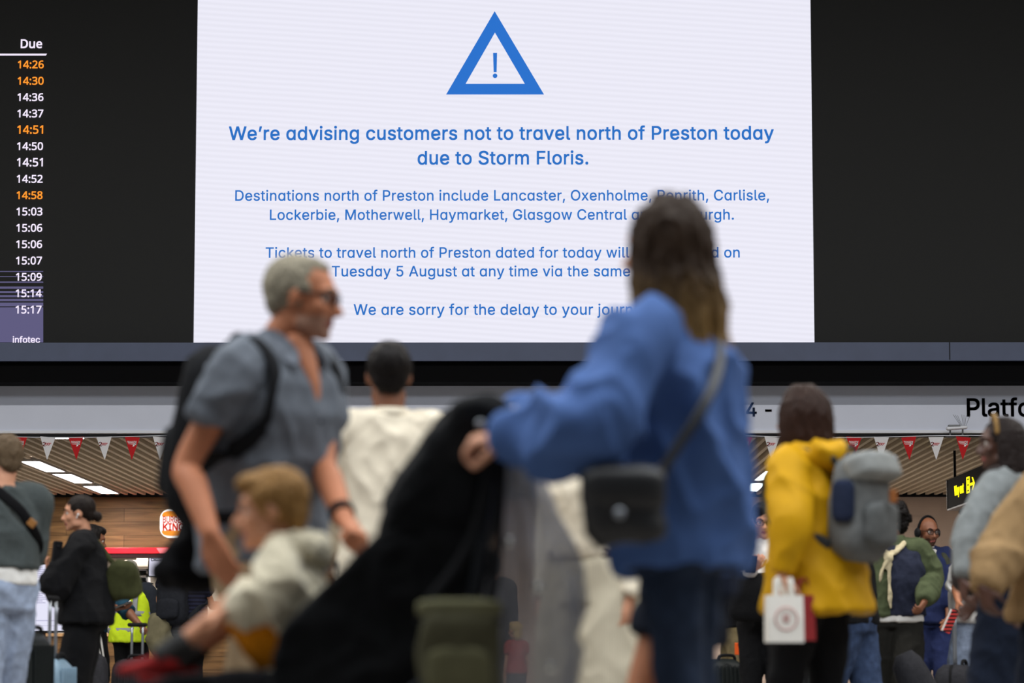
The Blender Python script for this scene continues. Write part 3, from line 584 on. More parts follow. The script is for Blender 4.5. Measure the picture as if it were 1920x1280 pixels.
# ---- digital poster on the timber wall
yk = WY - .10; a, b = at(66, 1058, yk), at(128, 1182, yk)
t_ = thing('digital_poster', ((a.x + b.x) / 2, yk, b.z), 'tall lit white information screen on the timber wall at left', 'information screen')
build('casing', MB().span(a.x - .03, b.x + .03, yk + .004, yk + .095, b.z - .03, a.z + .03), M_black, t_, smooth=False)
build('screen', MB().span(a.x, b.x, yk, yk + .01, b.z, a.z), mat('lit_poster_white', (226, 226, 246), emit=1.0), t_, smooth=False)
pl = MB(); M_pl = mat('poster_print_lilac', (170, 166, 205), emit=.9)
for i in range(20):
    z = a.z - .06 - i * .03
    if i % 7 == 6: continue
    for x0, w in ((.03, .10 + .05 * ((i * 7) % 3)), (.27, .06), (.36, .07), (.45, .05)):
        if i > 13 and x0 > .1: continue
        pl.span(a.x + x0, a.x + x0 + w, yk - .003, yk, z, z + .012)
pl.span(a.x + .02, b.x - .02, yk - .003, yk, b.z + .16, b.z + .17); pl.span(a.x + .02, b.x - .02, yk - .003, yk, b.z + .08, b.z + .085)
build('printed_lines', pl, M_pl, t_, smooth=False)
# ---- burger kiosk
yk = WY - .14; a, b = at(300, 954, yk), at(352, 1008, yk); cc = (a + b) / 2; W2, H2 = (b.x - a.x) / 2, (a.z - b.z) / 2
t_ = thing('kiosk_logo_sign', (cc.x, yk, b.z), 'round-cornered orange and white burger logo sign lit on the timber wall', 'sign')
def rrect(cx, cz, w, h, r, y, n=7):
    P = []
    for qx, qz, s0 in ((1, 1, 0), (-1, 1, 90), (-1, -1, 180), (1, -1, 270)):
        for i in range(n):
            t = math.radians(s0 + 90 * i / (n - 1)); P.append(V((cx + qx * (w - r) + r * math.cos(t), y, cz + qz * (h - r) + r * math.sin(t))))
    return P
build('backing', MB().prism(rrect(cc.x, cc.z, W2, H2, .16, yk), (0, .1, 0)), mat('lit_sign_white', (255, 250, 245), emit=1.3), t_, smooth=False)
def bun(z0, z1, up):
    P = []; w = W2 - .035
    for i in range(13):
        t = math.pi * i / 12
        P.append(V((cc.x + w * math.copysign(abs(math.cos(t)) ** .6, math.cos(t)), yk - .012, (z0 if up else z1) + (z1 - z0) * (1 if up else -1) * abs(math.sin(t)) ** .8)))
    return P
M_bun = mat('lit_bun_orange', (252, 150, 30), emit=1.1); M_bkr = mat('lit_logo_red', (222, 48, 24), emit=1.0)
build('bun_top', MB().prism(bun(cc.z + .115, cc.z + H2 - .03, True), (0, .012, 0)), M_bun, t_, smooth=False)
build('bun_bottom', MB().prism(bun(cc.z - H2 + .03, cc.z - .12, False), (0, .012, 0)), M_bun, t_, smooth=False)
text_obj('lettering', 'BURGER', M_bkr, t_, cc.x - W2 + .05, cc.x + W2 - .05, cc.z + .012, yk - .008, bold=.014, h=.105 / .5075)
text_obj('lettering', 'KING', M_bkr, t_, cc.x - W2 + .05, cc.x + W2 - .05, cc.z - .115, yk - .008, bold=.02, h=.115 / .5075)
a, b = at(190, 1026, WY - .5), at(420, 1041, WY - .5)
t_ = thing('kiosk_awning', ((a.x + b.x) / 2, WY - .2, b.z), 'glossy red canopy strip over the burger kiosk opening', 'awning')
build('red_strip', MB().span(a.x, b.x, WY - .5, WY - .002, b.z + .03, a.z), mat('glossy_red', (205, 28, 42), .3, 0, emit=.0), t_, smooth=False, bevel=.01)
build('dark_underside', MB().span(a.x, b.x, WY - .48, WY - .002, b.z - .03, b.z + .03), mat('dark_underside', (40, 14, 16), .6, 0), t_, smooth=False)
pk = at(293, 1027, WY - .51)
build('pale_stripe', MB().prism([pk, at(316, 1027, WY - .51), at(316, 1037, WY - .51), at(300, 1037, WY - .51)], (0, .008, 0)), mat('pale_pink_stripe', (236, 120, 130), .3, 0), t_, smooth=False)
# kiosk interior
wi = MB(); wi.span(ox0 - .1, ox1 + .1, WY + 2.6, WY + 2.7, 0, 3.2); wi.span(ox0 - .2, ox0 - .1, WY + .25, WY + 2.7, 0, 3.2); wi.span(ox1 + .1, ox1 + .2, WY + .25, WY + 2.7, 0, 3.2)
struct('wall_kiosk', wi, mat('white_kiosk_tile', (205, 198, 186), .4, .05, 3))
struct('ceiling_kiosk', MB().span(ox0 - .2, ox1 + .2, WY + .25, WY + 2.7, oz + .12, oz + .2), mat('brown_kiosk_soffit', (96, 46, 34), .6, .1, 5))
lamp('kiosk_lamp', ((ox0 + ox1) / 2, WY + 1.2, oz + .06), 2.2, .5, 60, (1, .93, .86))
yc = WY - .9
t_ = thing('service_counter', ((ox0 + ox1) / 2, yc, 0), 'timber service counter in front of the burger kiosk opening', 'counter')
build('body', MB().span(ox0 + .05, ox1 - .1, yc, yc + .55, 0, .98), M_wood, t_, smooth=False)
build('top', MB().span(ox0, ox1, yc - .05, yc + .6, .98, 1.03), mat('pale_worktop', (176, 140, 100), .4, .08, 6), t_, smooth=False)
ym = WY + .30; a, b = at(280, 1040, ym), at(352, 1079, ym)
t_ = thing('menu_screen', ((a.x + b.x) / 2, ym, b.z), 'lit white menu screen with black lettering hung in the kiosk opening', 'menu board')
build('casing', MB().span(a.x - .02, b.x, ym + .003, ym + .06, b.z - .02, a.z + .12), M_black, t_, smooth=False)
build('screen', MB().span(a.x, b.x - .02, ym, ym + .008, b.z, a.z + .1), mat('lit_menu_white', (228, 226, 246), emit=1.0), t_, smooth=False)
build('hanger', MB().span((a.x + b.x) / 2 - .02, (a.x + b.x) / 2 + .02, ym + .02, ym + .05, a.z + .1, oz + .13), M_black, t_, smooth=False)
M_mtx = mat('lit_menu_black', (24, 26, 40), emit=1)
p = at(283, 1046.5, ym); q = at(283, 1051.5, ym)
text_obj('lettering', 'STEAKHOUSE', M_mtx, t_, p.x, p.x + .46, p.z, ym - .004, bold=.03)
text_obj('lettering', 'CRISPY CHICKEN', M_mtx, t_, q.x, q.x + .58, q.z, ym - .004, bold=.03)
ml = MB(); 
for z in (.10, .13, .30): ml.span(a.x + .03, a.x + .34, ym - .003, ym, b.z + z - .06, b.z + z - .055)
build('printed_lines', ml, mat('lit_menu_grey', (150, 150, 170), emit=1), t_, smooth=False)
# equipment behind the counter: grey extractor box, white rack with black trays, slanted keypad and card reader
a, b = at(232, 1050, WY + 1.2), at(280, 1063, WY + 1.2)
t_ = thing('extractor_hood', ((a.x + b.x) / 2, WY + 1.4, b.z), 'long grey metal extractor hood at the back of the kiosk', 'extractor hood')
build('hood', MB().span(a.x, b.x, WY + 1.2, WY + 1.7, b.z, a.z), mat('brushed_grey', (170, 160, 148), .4, .05, 10), t_, smooth=False, bevel=.02)
build('duct', MB().span(a.x + .2, a.x + .4, WY + 1.3, WY + 1.6, a.z, oz + .13), mat('brushed_grey', (170, 160, 148)), t_, smooth=False)
a, b = at(257, 1066, WY + .55), at(277, 1100, WY + .55)
t_ = thing('equipment_rack', ((a.x + b.x) / 2, WY + .6, 0), 'white upright rack holding black trays inside the kiosk', 'rack')
rk = MB(); rk.span(a.x, a.x + .03, WY + .55, WY + .9, 0, a.z); rk.span(b.x - .03, b.x, WY + .55, WY + .9, 0, a.z); rk.span(a.x, b.x, WY + .87, WY + .9, 0, a.z)
for z in (a.z - .03, a.z - .14, a.z - .28): rk.span(a.x, b.x, WY + .55, WY + .9, z, z + .03)
build('frame', rk, M_white, t_, smooth=False)
for z in (a.z - .11, a.z - .25):
    build('tray', MB().span(a.x + .04, b.x - .02, WY + .48, WY + .85, z, z + .05).limb([V((b.x - .1, WY + .5, z + .03)), V((b.x + .10, WY + .45, z))], [.012] * 2, 8), M_black, t_, smooth=False)
a = at(279, 1120, yc + .3)
t_ = thing('till_terminal', (a.x, yc + .3, 1.03), 'slanted white till terminal standing on the kiosk counter', 'till')
R = Euler((math.radians(-55), math.radians(8), 0)).to_matrix()
build('keypad', MB().box((a.x, yc + .3, a.z), (.20, .26, .035), R), mat('till_white', (225, 220, 205), .4, 0), t_, smooth=False, bevel=.006)
build('stand', MB().limb([V((a.x, yc + .34, 1.03)), V((a.x, yc + .32, a.z))], [.035, .03], 10, caps='ff').box((a.x, yc + .33, 1.04), (.2, .2, .02)), M_grey, t_, smooth=False)
a = at(291, 1160, yc + .02)
t_ = thing('card_reader', (a.x, yc + .05, 1.03), 'small black card reader with lit blue screen on the kiosk counter', 'card reader')
build('body', MB().box((a.x, yc + .05, a.z - .02), (.09, .05, .2), None), M_black, t_, smooth=False, bevel=.008)
build('screen', MB().box((a.x, yc + .022, a.z + .02), (.065, .004, .07)), mat('lit_reader_blue', (180, 205, 250), emit=1.2), t_, smooth=False)
build('stand', MB().span(a.x - .03, a.x + .03, yc + .03, yc + .08, 1.03, a.z - .1), M_black, t_, smooth=False)
# red-white rail on the right wall
a, b = at(1752, 1029, WY - .06), at(1800, 1031, WY - .06)
t_ = tag(build('barrier_tape', MB().span(a.x, b.x + .5, WY - .06, WY - .004, b.z - .004, a.z + .006), stripes('red_white_tape', (196, 92, 88), (225, 218, 216), 1.4, 'X'), smooth=False), 'thin red and white tape along the beige wall behind the bald man', 'tape')
# ---------------------------------------------------------------- figures
TM = [(.86, .11, .095, 0), (.91, .165, .110, -.006), (.98, .165, .115, -.012), (1.08, .146, .105, 0), (1.20, .153, .113, .005), (1.32, .172, .122, .006), (1.40, .160, .104, 0), (1.455, .105, .074, -.008), (1.505, .062, .060, -.012)]
TF = [(.86, .115, .10, 0), (.91, .172, .118, -.008), (.98, .166, .118, -.014), (1.08, .128, .096, 0), (1.20, .138, .105, .008), (1.30, .150, .122, .012), (1.40, .138, .094, 0), (1.455, .090, .066, -.008), (1.505, .052, .052, -.012)]
def interp(tab, z, i):
    if z <= tab[0][0]: return tab[0][i]
    for a, b in zip(tab, tab[1:]):
        if z <= b[0]:
            t = (z - a[0]) / (b[0] - a[0]); return a[i] * (1 - t) + b[i] * t
    return tab[-1][i]
def ik(a, t, l1, l2, pole):
    d = t - a; L = d.length; L2 = min(L, (l1 + l2) * .998); d = d.normalized(); t = a + d * L2
    x = (l1 * l1 - l2 * l2 + L2 * L2) / (2 * L2); h = math.sqrt(max(0, l1 * l1 - x * x))
    p = V(pole); p = p - d * p.dot(d); p.normalize()
    return a + d * x + p * h, t
class Fig:
    """a person: local frame x right, y forward, z up, for a 1.75 m body, scaled by H"""
    def __init__(s, label, x, y, rot, H, skin, sex='m', lean=0, side=0, twist=0, hy=0, hp=0, hr=0, arms=None, legs=None, group=None, girth=1.0, voxel=.008, finger=.30, cat='person', head=1.0, hx=(0, 0), z0=0, slim=1.0):
        s.s = H / 1.75; s.H = H; s.g = girth; s.sex = sex; s.vox = voxel
        s.root = thing('person', (x, y, 0), label, cat, group)
        s.Rz = Matrix.Rotation(math.radians(rot), 3, 'Z'); s.o = V((x, y, z0)); s.skin = skin
        s.lean, s.side, s.twist = math.radians(lean), math.radians(side), math.radians(twist)
        s.T = TM if sex == 'm' else TF
        sw = .188 if sex == 'm' else .165; s.sw = sw
        s.hs = head; s.slim = slim
        nb = s.U((0, -.012, 1.50)); s.nb = nb
        Rt = s.Rz @ Matrix.Rotation(s.twist, 3, 'Z') @ Matrix.Rotation(-s.side, 3, 'Y') @ Matrix.Rotation(-s.lean, 3, 'X')
        s.Rt = Rt
        s.Rh = s.Rz @ Matrix.Rotation(math.radians(hy), 3, 'Z') @ Matrix.Rotation(math.radians(hr), 3, 'Y') @ Matrix.Rotation(math.radians(-hp), 3, 'X')
        s.hc = nb + Rt @ V((hx[0] * s.s, hx[1] * s.s, .03 * s.s)) + s.Rh @ V((0, .032, .105)) * s.s * head
        up = s.Rt @ V((0, 0, 1)); fw = s.Rz @ V((0, 1, 0)); rt = s.Rz @ V((1, 0, 0)); s.fw, s.rt = fw, rt
        s.A = {}; s.Lg = {}
        arms = arms or {}; legs = legs or {}
        for k, sg in (('R', 1), ('L', -1)):
            sh = s.U((sg * sw, -.008, 1.415)); d = arms.get(k, {})
            l1, l2 = .285 * s.s, .255 * s.s
            if 'e' in d: e, w = V(d['e']), V(d['w'])
            elif 'w' in d: e, w = ik(sh, V(d['w']), l1, l2, d.get('pole', -fw * .6 - up * .6 + rt * sg * .5))
            else:
                f0, f1, o0 = d.get('swing', 0), d.get('bend', 12), d.get('out', 7)
                q = Matrix.Rotation(math.radians(f0), 3, 'X'); v1 = q @ V((sg * math.sin(math.radians(o0)), 0, -1)).normalized()
                v2 = Matrix.Rotation(math.radians(f0 + f1), 3, 'X') @ V((sg * math.sin(math.radians(o0 * .3)), 0, -1)).normalized()
                e = sh + s.Rz @ v1 * l1; w = e + s.Rz @ v2 * l2
            hd = V(d['hand']).normalized() if 'hand' in d else (w - e).normalized()
            nn = V(d['palm']) if 'palm' in d else -rt * sg
            s.A[k] = dict(sh=sh, e=e, w=w, hd=hd, palm=nn, curl=d.get('curl', finger), sg=sg)
            hp_ = s.W((sg * .088, 0, .92)); d = legs.get(k, {})
            l1, l2 = .43 * s.s, .415 * s.s
            if 'a' in d: an = V(d['a'])
            else: an = s.W((sg * .095, d.get('step', 0), .085 + d.get('lift', 0)))
            kn, an = ik(hp_, an, l1, l2, d.get('pole', fw))
            s.Lg[k] = dict(hip=hp_, k=kn, a=an, toe=d.get('toe', 0), sg=sg)
    def W(s, p): return s.o + s.Rz @ (V(p) * s.s)
    def U(s, p, upper=None):
        p = V(p); z0 = .98
        t = max(0, min(1, (p.z - z0) / .30)) if upper is None else upper
        t = t * t * (3 - 2 * t) * .35 + t * .65
        q = p - V((0, 0, z0))
        q = Matrix.Rotation(s.twist * t, 3, 'Z') @ Matrix.Rotation(-s.side * t, 3, 'Y') @ Matrix.Rotation(-s.lean * t, 3, 'X') @ q
        return s.W(q + V((0, 0, z0)))
    def Hd(s, p): return s.hc + s.Rh @ (V(p) * s.s * s.hs)
    def ringt(s, z, rx, ry, yo, n=24, e=2.3):
        rr = []
        for j in range(n):
            a = 2 * math.pi * j / n; ca, sa = math.cos(a), math.sin(a)
            rr.append(s.U((math.copysign(abs(ca) ** (2 / e), ca) * rx, math.copysign(abs(sa) ** (2 / e), sa) * ry + yo, z)))
        return rr
    def torso(s, mb, z0, z1, t=0, ease=0, flare=0, yflare=None, n=24, top=None):
        zs = sorted(set([z0, z1] + [z for z in [q[0] for q in s.T] + [1.0, 1.15, 1.26, 1.36, .8, .7, .6] if z0 < z < z1]))
        rs = []
        for z in zs:
            rx, ry, yo = (interp(s.T, z, i) for i in (1, 2, 3)); rx *= s.g; ry *= s.g
            if z < .91: rx, ry = s.T[1][1] * s.g, s.T[1][2] * s.g
            fl = max(0, (1.22 - z))
            if ease and z < 1.36:
                k = min(1, (1.36 - z) / .12); m = 1.36
                rx = rx * (1 - k) + max(rx, interp(s.T, 1.32, 1) * s.g - .01) * k; ry = ry * (1 - k) + max(ry, interp(s.T, 1.32, 2) * s.g) * k
                rx += ease * k; ry += ease * k
            rs.append(s.ringt(z, rx + t + flare * fl, ry + t + (flare if yflare is None else yflare) * fl, yo, n))
        mb.rings(rs); return mb
    def sleeve(s, mb, k, t, end='w', cuff=None, puff=0, short=.56):
        a = s.A[k]; q = s.s; sx = (.048 if s.sex == 'm' else .042) * s.g; el = (.042 if s.sex == 'm' else .036) * s.g; wr = .030
        inn = s.U((a['sg'] * s.sw * .55, -.008, 1.43))
        if end == 'short':
            p = a['sh'].lerp(a['e'], short); mb.limb([inn, a['sh'], p], [(.062 + t) * q, (sx + .014 + t) * q, ((el + .012 + t) if cuff is None else cuff) * q], 14, caps='rf')
        elif end == 'elbow':
            p = a['e'].lerp(a['w'], .1); mb.limb([inn, a['sh'], a['e'], p], [(.062 + t) * q, (sx + .012 + t) * q, (el + .01 + t) * q, (el + .01 + t) * q], 14, caps='rf')
        else:
            w = a['w'].lerp(a['e'], .02); m1 = a['sh'].lerp(a['e'], .5); m2 = a['e'].lerp(a['w'], .5)
            mb.limb([inn, a['sh'], m1, a['e'], m2, w], [(.060 + t) * q, (sx + .014 + t) * q, (sx + .006 + t + puff) * q, (el + .008 + t + puff) * q, (el + t + puff) * q, (wr + .008 + t * .6 if cuff is None else cuff) * q], 14, caps='rf', k=4)
        # shoulder slope
        mb.limb([s.U((a['sg'] * .05, -.012, 1.452)), s.U((a['sg'] * s.sw * .6, -.01, 1.435)), a['sh']], [(.045 + t) * q, (.05 + t) * q, (.055 + t) * q], 12)
    def hand(s, mb, k):
        a = s.A[k]; q = s.s * .97; d = a['hd']; n = a['palm']; n = (n - d * n.dot(d)).normalized(); sg = a['sg']
        l = d.cross(n) * (-sg)          # thumb side
        if l.dot(s.fw) < 0 and 'flip' not in a: pass
        w = a['w']
        mb.limb([w - d * .01, w + d * .035 * q, w + d * .07 * q, w + d * .092 * q], [.026 * q, .036 * q, .041 * q, .038 * q], 14, flats=[.8, .52, .42, .36], up=n, k=3)
        c = a['curl']
        for i, (L, r) in enumerate(((.070, .0092), (.079, .0096), (.073, .0092), (.057, .0082))):
            p = w + d * (.088 - .004 * abs(i - 1)) * q + l * (.0300 - .0202 * i) * q; pts = [p - d * .012 * q, p]; ang = 0; sp = (1.5 - i) * .05
            for seg, bend in zip((.45, .32, .26), (.7, 1.0, .7)):
                ang += bend * c * (1 + .08 * i)
                v = (d * math.cos(ang) + n * math.sin(ang) + l * sp).normalized(); p = p + v * L * seg * q; pts.append(p)
            mb.limb(pts, [r * q, r * 1.02 * q, r * q, r * .93 * q, r * .8 * q], 8, k=2)
        b = w + d * .022 * q + l * .026 * q; v1 = (d * .62 + l * .62 + n * (.25 + .3 * c)).normalized(); v2 = (d * .85 + l * (.35 - .4 * c) + n * (.3 + .4 * c)).normalized()
        mb.limb([b - v1 * .01, b + v1 * .042 * q, b + v1 * .042 * q + v2 * .032 * q, b + v1 * .042 * q + v2 * .056 * q], [.016 * q, .0125 * q, .011 * q, .009 * q], 9, k=3)
    def face(s, mb):
        q = s.s * s.hs
        E_ = lambda c, r, R=None: mb.ell(s.Hd(c), tuple(x * q for x in r), s.Rh @ R if R else s.Rh)
        Lm = lambda pts, r, **k: mb.limb([s.Hd(p) for p in pts], [x * q for x in r], **k)
        f = s.sex == 'f'; j = .92 if f else 1
        E_((0, -.012, .030), (.075, .094, .087)); E_((0, .022, .02), (.064, .066, .072)); E_((0, .026, -.035), (.060 * j, .060, .075))
        E_((0, .034, -.078), (.046 * j, .048, .034)); E_((0, .068, -.098), (.022 * j, .019, .017))
        for sg in (1, -1):
            E_((sg * .040, .058, -.026), (.024, .022, .024)); E_((sg * .050, .01, -.072), (.014, .030, .022))
            E_((sg * .075, -.012, -.006), (.009, .019, .031), Euler((math.radians(-12), 0, math.radians(sg * -18))).to_matrix())
            E_((sg * .012, .094, -.036), (.0105, .010, .008))
        Lm([(-.048, .066, .024), (-.02, .081, .026), (.02, .081, .026), (.048, .066, .024)], [.010, .012, .012, .010], n=10)
        Lm([(0, .080, .020), (0, .093, -.010), (0, .107, -.031)], [.008, .0095, .0125], n=10)
        Lm([(-.024, .074, -.063), (-.010, .085, -.060), (.010, .085, -.060), (.024, .074, -.063)], [.004, .0065, .0065, .004], n=8)
        Lm([(-.022, .074, -.066), (0, .085, -.071), (.022, .074, -.066)], [.004, .0075, .004], n=8)
    def body(s, lips=None, beard=None, eyes=True, iris=(60, 40, 28), brow=None, bare_legs=False, beard_top=-.047):
        q = s.s; mb = MB()
        s.torso(mb, .88, 1.505)
        mb.limb([s.nb - s.Rt @ V((0, 0, .05)) * q, s.nb + s.Rt @ V((0, 0, .01)) * q, s.Hd((0, -.022, -.055)), s.Hd((0, -.015, .0))], [.062 * q, (.058 if s.sex == 'm' else .050) * q, (.057 if s.sex == 'm' else .048) * q, .055 * q], 14)
        s.face(mb)
        for k in 'RL':
            a = s.A[k]; m = 1 if s.sex == 'm' else .88
            s_ = a['sg']
            mb.limb([s.U((s_ * .05, -.012, 1.44)), s.U((s_ * s.sw * .6, -.01, 1.425)), a['sh']], [.045 * q, .048 * q, .052 * q], 12)
            mb.limb([a['sh'], a['sh'].lerp(a['e'], .4), a['e'], a['e'].lerp(a['w'], .3), a['w']], [.050 * q * m, .047 * q * m, .038 * q * m, .041 * q * m, .0275 * q * m], 14)
            s.hand(mb, k)
            g = s.Lg[k]; m = (1 if s.sex == 'm' else .97) * s.slim
            mb.limb([g['hip'] + V((0, 0, .03)), g['hip'].lerp(g['k'], .35), g['k'], g['k'].lerp(g['a'], .32), g['a'].lerp(g['k'], .12), g['a']], [.082 * q * m, .080 * q * m, .055 * q * m, .056 * q * m, .037 * q * m, .038 * q * m], 14)
            fw = Matrix.Rotation(math.radians(g['toe']), 3, 'Z') @ s.fw
            mb.limb([g['a'] - fw * .045 * q - V((0, 0, .035 * q)), g['a'] + fw * .06 * q - V((0, 0, .04 * q)), g['a'] + fw * .15 * q - V((0, 0, .058 * q))], [.034 * q, .040 * q, .022 * q], 12, flat=.7)
        ms = [s.skin]; lip = lips or mat('lips', (150, 84, 78), .5, 0); ms.append(lip)
        if beard: ms.append(beard)
        hc, Rh, sc = s.hc, s.Rh, q * s.hs
        def post(co, me, loc):
            P = (co + loc - np.array(hc)) @ np.array(Rh) / sc
            fy = np.array(Rh @ V((0, 1, 0)))
            for sg in (1, -1):
                d2 = ((P[:, 0] - sg * .032) / .017) ** 2 + ((P[:, 2] - .003) / .012) ** 2
                w = np.exp(-d2) * (P[:, 1] > .03); co = co - fy[None] * (w * .012 * sc)[:, None]
            idx = np.zeros(len(me.polygons), dtype=np.int32)
            nv = len(me.polygons); st = np.empty(nv, dtype=np.int32); me.polygons.foreach_get('loop_start', st)
            lv = np.empty(len(me.loops), dtype=np.int32); me.loops.foreach_get('vertex_index', lv)
            C = P[lv[st]]
            if beard: idx[(C[:, 2] < beard_top) & (C[:, 2] > -.125) & (C[:, 1] > .0) & (np.abs(C[:, 0]) < .07)] = 2
            idx[(np.abs(C[:, 0]) < .023) & (C[:, 2] < -.056) & (C[:, 2] > -.076) & (C[:, 1] > .075)] = 1
            s._idx = idx
            return co
        o = build('body', mb, ms, s.root, fuse=s.vox, sm=2, post=post)
        o.data.polygons.foreach_set('material_index', s._idx)
        if eyes:
            mw = mat('eye_white', (196, 186, 178), .25, 0); mi = mat('iris_%d' % iris[0], iris, .2, 0)
            for sg in (1, -1):
                c = s.Hd((sg * .0315, .0665, .003)); e = MB().ell(c, (.0118 * sc,) * 3, nu=14, nv=10)
                e.ell(c + s.Rh @ V((0, .0072, 0)) * sc, (.0062 * sc,) * 3, nu=10, nv=8, mi=1); build('eye', e, [mw, mi], s.root)
                if brow: build('eyebrow', MB().limb([s.Hd((sg * .016, .089, .024)), s.Hd((sg * .034, .085, .031)), s.Hd((sg * .050, .070, .024))], [.0045 * sc, .005 * sc, .003 * sc], 8), brow, s.root)
        return o
    def top(s, name, m, z0=.92, t=.014, ease=.012, flare=0, yflare=None, sleeves='w', cuff=None, puff=0, fold=(.010, 9, 5), sm=4, vox=None, collar=None, z1=1.49, label=None, extra=None):
        mb = MB(); s.torso(mb, z0, z1, t, ease, flare, yflare)
        if sleeves:
            for k in 'RL':
                if sleeves != 'none': s.sleeve(mb, k, t, sleeves, cuff, puff)
        if extra: extra(mb)
        o = build(name, mb, m, s.root, fuse=(vox or .011), sm=sm, fold=fold and (fold[0] * s.s, fold[1], fold[2], len(s.root.name) * 3.1 + s.o.x * 5), label=label)
        if collar:
            h, r = collar; n = 20; mb2 = MB(); rs = []
            for zz, rr in ((1.475, r + .010), (1.475 + h, r), (1.475 + h, r - .008), (1.475, r - .004)):
                rs.append(s.ringt(zz, rr, rr * .98, -.012, n, 2))
            b = MB(); b.v = [tuple(p) for q in rs for p in q]
            for i in range(4):
                for j in range(n): b.f.append((i * n + j, i * n + (j + 1) % n, ((i + 1) % 4) * n + (j + 1) % n, ((i + 1) % 4) * n + j))
            build('collar', b, m, s.root)
        return o
    def legs_(s, name, m, t=.016, z1=1.02, end='a', hem=None, fold=(.009, 8, 6), vox=None, cut=.0, width=0, label=None):
        q = s.s; mb = MB(); s.torso(mb, .86, z1, t)
        for k in 'RL':
            g = s.Lg[k]; h = g['hip'] + V((0, 0, .02))
            if end == 'a':
                e = g['a'] + V((0, 0, .0)); pts = [h, g['hip'].lerp(g['k'], .4), g['k'], g['k'].lerp(g['a'], .45), g['a'].lerp(g['k'], .03)]
                hm = (.050 if hem is None else hem)
                rr = [.086 * s.slim + t, .084 * s.slim + t + width * .5, .058 * s.slim + t + width, .054 + t + width, hm]
            else:
                p = g['hip'].lerp(g['k'], end); pts = [h, g['hip'].lerp(g['k'], end * .5), p]; rr = [.086 + t, .085 + t + width * .5, .078 + t + width]
            mb.limb(pts, [x * q for x in rr], 16, caps='rf')
        return build(name, mb, m, s.root, fuse=vox or .012, sm=3, fold=fold and (fold[0] * s.s, fold[1], fold[2], s.o.x * 3), label=label)
    def shoes(s, m, sole=None, label=None):
        q = s.s; ms = sole or mat('pale_sole', (190, 186, 180), .7, .05)
        for k in 'RL':
            g = s.Lg[k]; fw = Matrix.Rotation(math.radians(g['toe']), 3, 'Z') @ s.fw; a = g['a']; z = V((0, 0, 1)); gz = a.z - .078 * q
            mb = MB(); mb.limb([a - fw * .055 * q - z * .035 * q, a + fw * .03 * q - z * .03 * q, a + fw * .10 * q - z * .048 * q, a + fw * .17 * q - z * .056 * q], [.044 * q, .048 * q, .046 * q, .034 * q], 14, flat=.72, up=(0, 0, 1)).limb([a - z * .03 * q - fw * .012 * q, a + z * .03 * q - fw * .012 * q], [.050 * q, .047 * q], 12, caps='rf')
            o = build('shoe', mb, m, s.root, fuse=.008, sm=3, label=label)
            rs = []
            for zz, kx in ((-.002, .97), (.006, 1), (.022, 1)):
                rr = []
                for j in range(18):
                    t = 2 * math.pi * j / 18; x = math.sin(t) * (.046 if math.cos(t) > 0 else .038) * kx; y = .055 + math.cos(t) * .135 * kx
                    p = a + fw * y * q + fw.cross(z) * x * q; rr.append(V((p.x, p.y, gz + zz * q + .003)))
                rs.append(rr)
            build('sole', MB().rings(rs), ms, o)
    def hair(s, m, blobs, locks=(), vox=.007, amp=.006, fr=(70, 14), name='hair', sm=2, label=None):
        q = s.s * s.hs; mb = MB()
        for c, r in blobs: mb.ell(s.Hd(c), tuple(x * q for x in r), s.Rh, 18, 12)
        for pts, rr in locks: mb.limb([s.Hd(p) for p in pts], [x * q for x in rr], 9, k=3)
        return build(name, mb, m, s.root, fuse=vox, sm=sm, fold=(amp * q, fr[0], fr[1], 7), label=label)
    def glasses(s, m, lens=None, w=.024, h=.016, y=.094):
        q = s.s * s.hs; mb = MB()
        fr = MB(); z0 = .002
        for sg in (1, -1):
            P = []
            for i in range(21):
                t = 2 * math.pi * i / 20; P.append(s.Hd((sg * .033 + w * math.copysign(abs(math.cos(t)) ** .6, math.cos(t)), y - .006 * abs(math.cos(t)) * (1 if math.cos(t) * sg > 0 else 0), z0 + h * math.copysign(abs(math.sin(t)) ** .6, math.sin(t)))))
            fr.limb(P, [.0024 * q] * 21, 6, k=1)
            fr.limb([s.Hd((sg * (.033 + w), y - .006, z0 + .006)), s.Hd((sg * .076, .06, z0 + .008)), s.Hd((sg * .080, -.005, z0 + .006)), s.Hd((sg * .076, -.03, z0 - .015))], [.0026 * q] * 4, 6)
        fr.limb([s.Hd((-.010, y, z0 + .004)), s.Hd((0, y + .004, z0 + .007)), s.Hd((.010, y, z0 + .004))], [.0022 * q] * 3, 6)
        o = build('glasses', fr, m, s.root)
        lm = glass_mat()
        for sg in (1, -1):
            build('lens', MB().ell(s.Hd((sg * .033, y - .002, z0)), (w * .95 * q, .0015 * q, h * .95 * q), s.Rh), lm, o)
    def belt(s, m, z=1.0, t=.022, h=.018, name='belt', ease=0):
        n = 28; rx, ry, yo = (interp(s.T, z, i) for i in (1, 2, 3)); rs = []
        for zz, d in ((z - h, 0), (z - h, .008), (z + h, .008), (z + h, 0)):
            rs.append(s.ringt(zz, rx * s.g + t + d, ry * s.g + t + d, yo, n))
        return build(name, MB().rings(rs), m, s.root)
def glass_mat():
    if 'clear_lens' in MATS: return MATS['clear_lens']
    m = mat('clear_lens', (235, 240, 240), .05, 0); nt = m.node_tree; L = nt.links.new
    g = nt.nodes.new('ShaderNodeBsdfGlossy'); g.inputs['Roughness'].default_value = .05; t = nt.nodes.new('ShaderNodeBsdfTransparent'); x = nt.nodes.new('ShaderNodeMixShader'); x.inputs['Fac'].default_value = .07
    L(t.outputs[0], x.inputs[1]); L(g.outputs[0], x.inputs[2]); L(x.outputs[0], nt.nodes['Material Output'].inputs['Surface']); return m
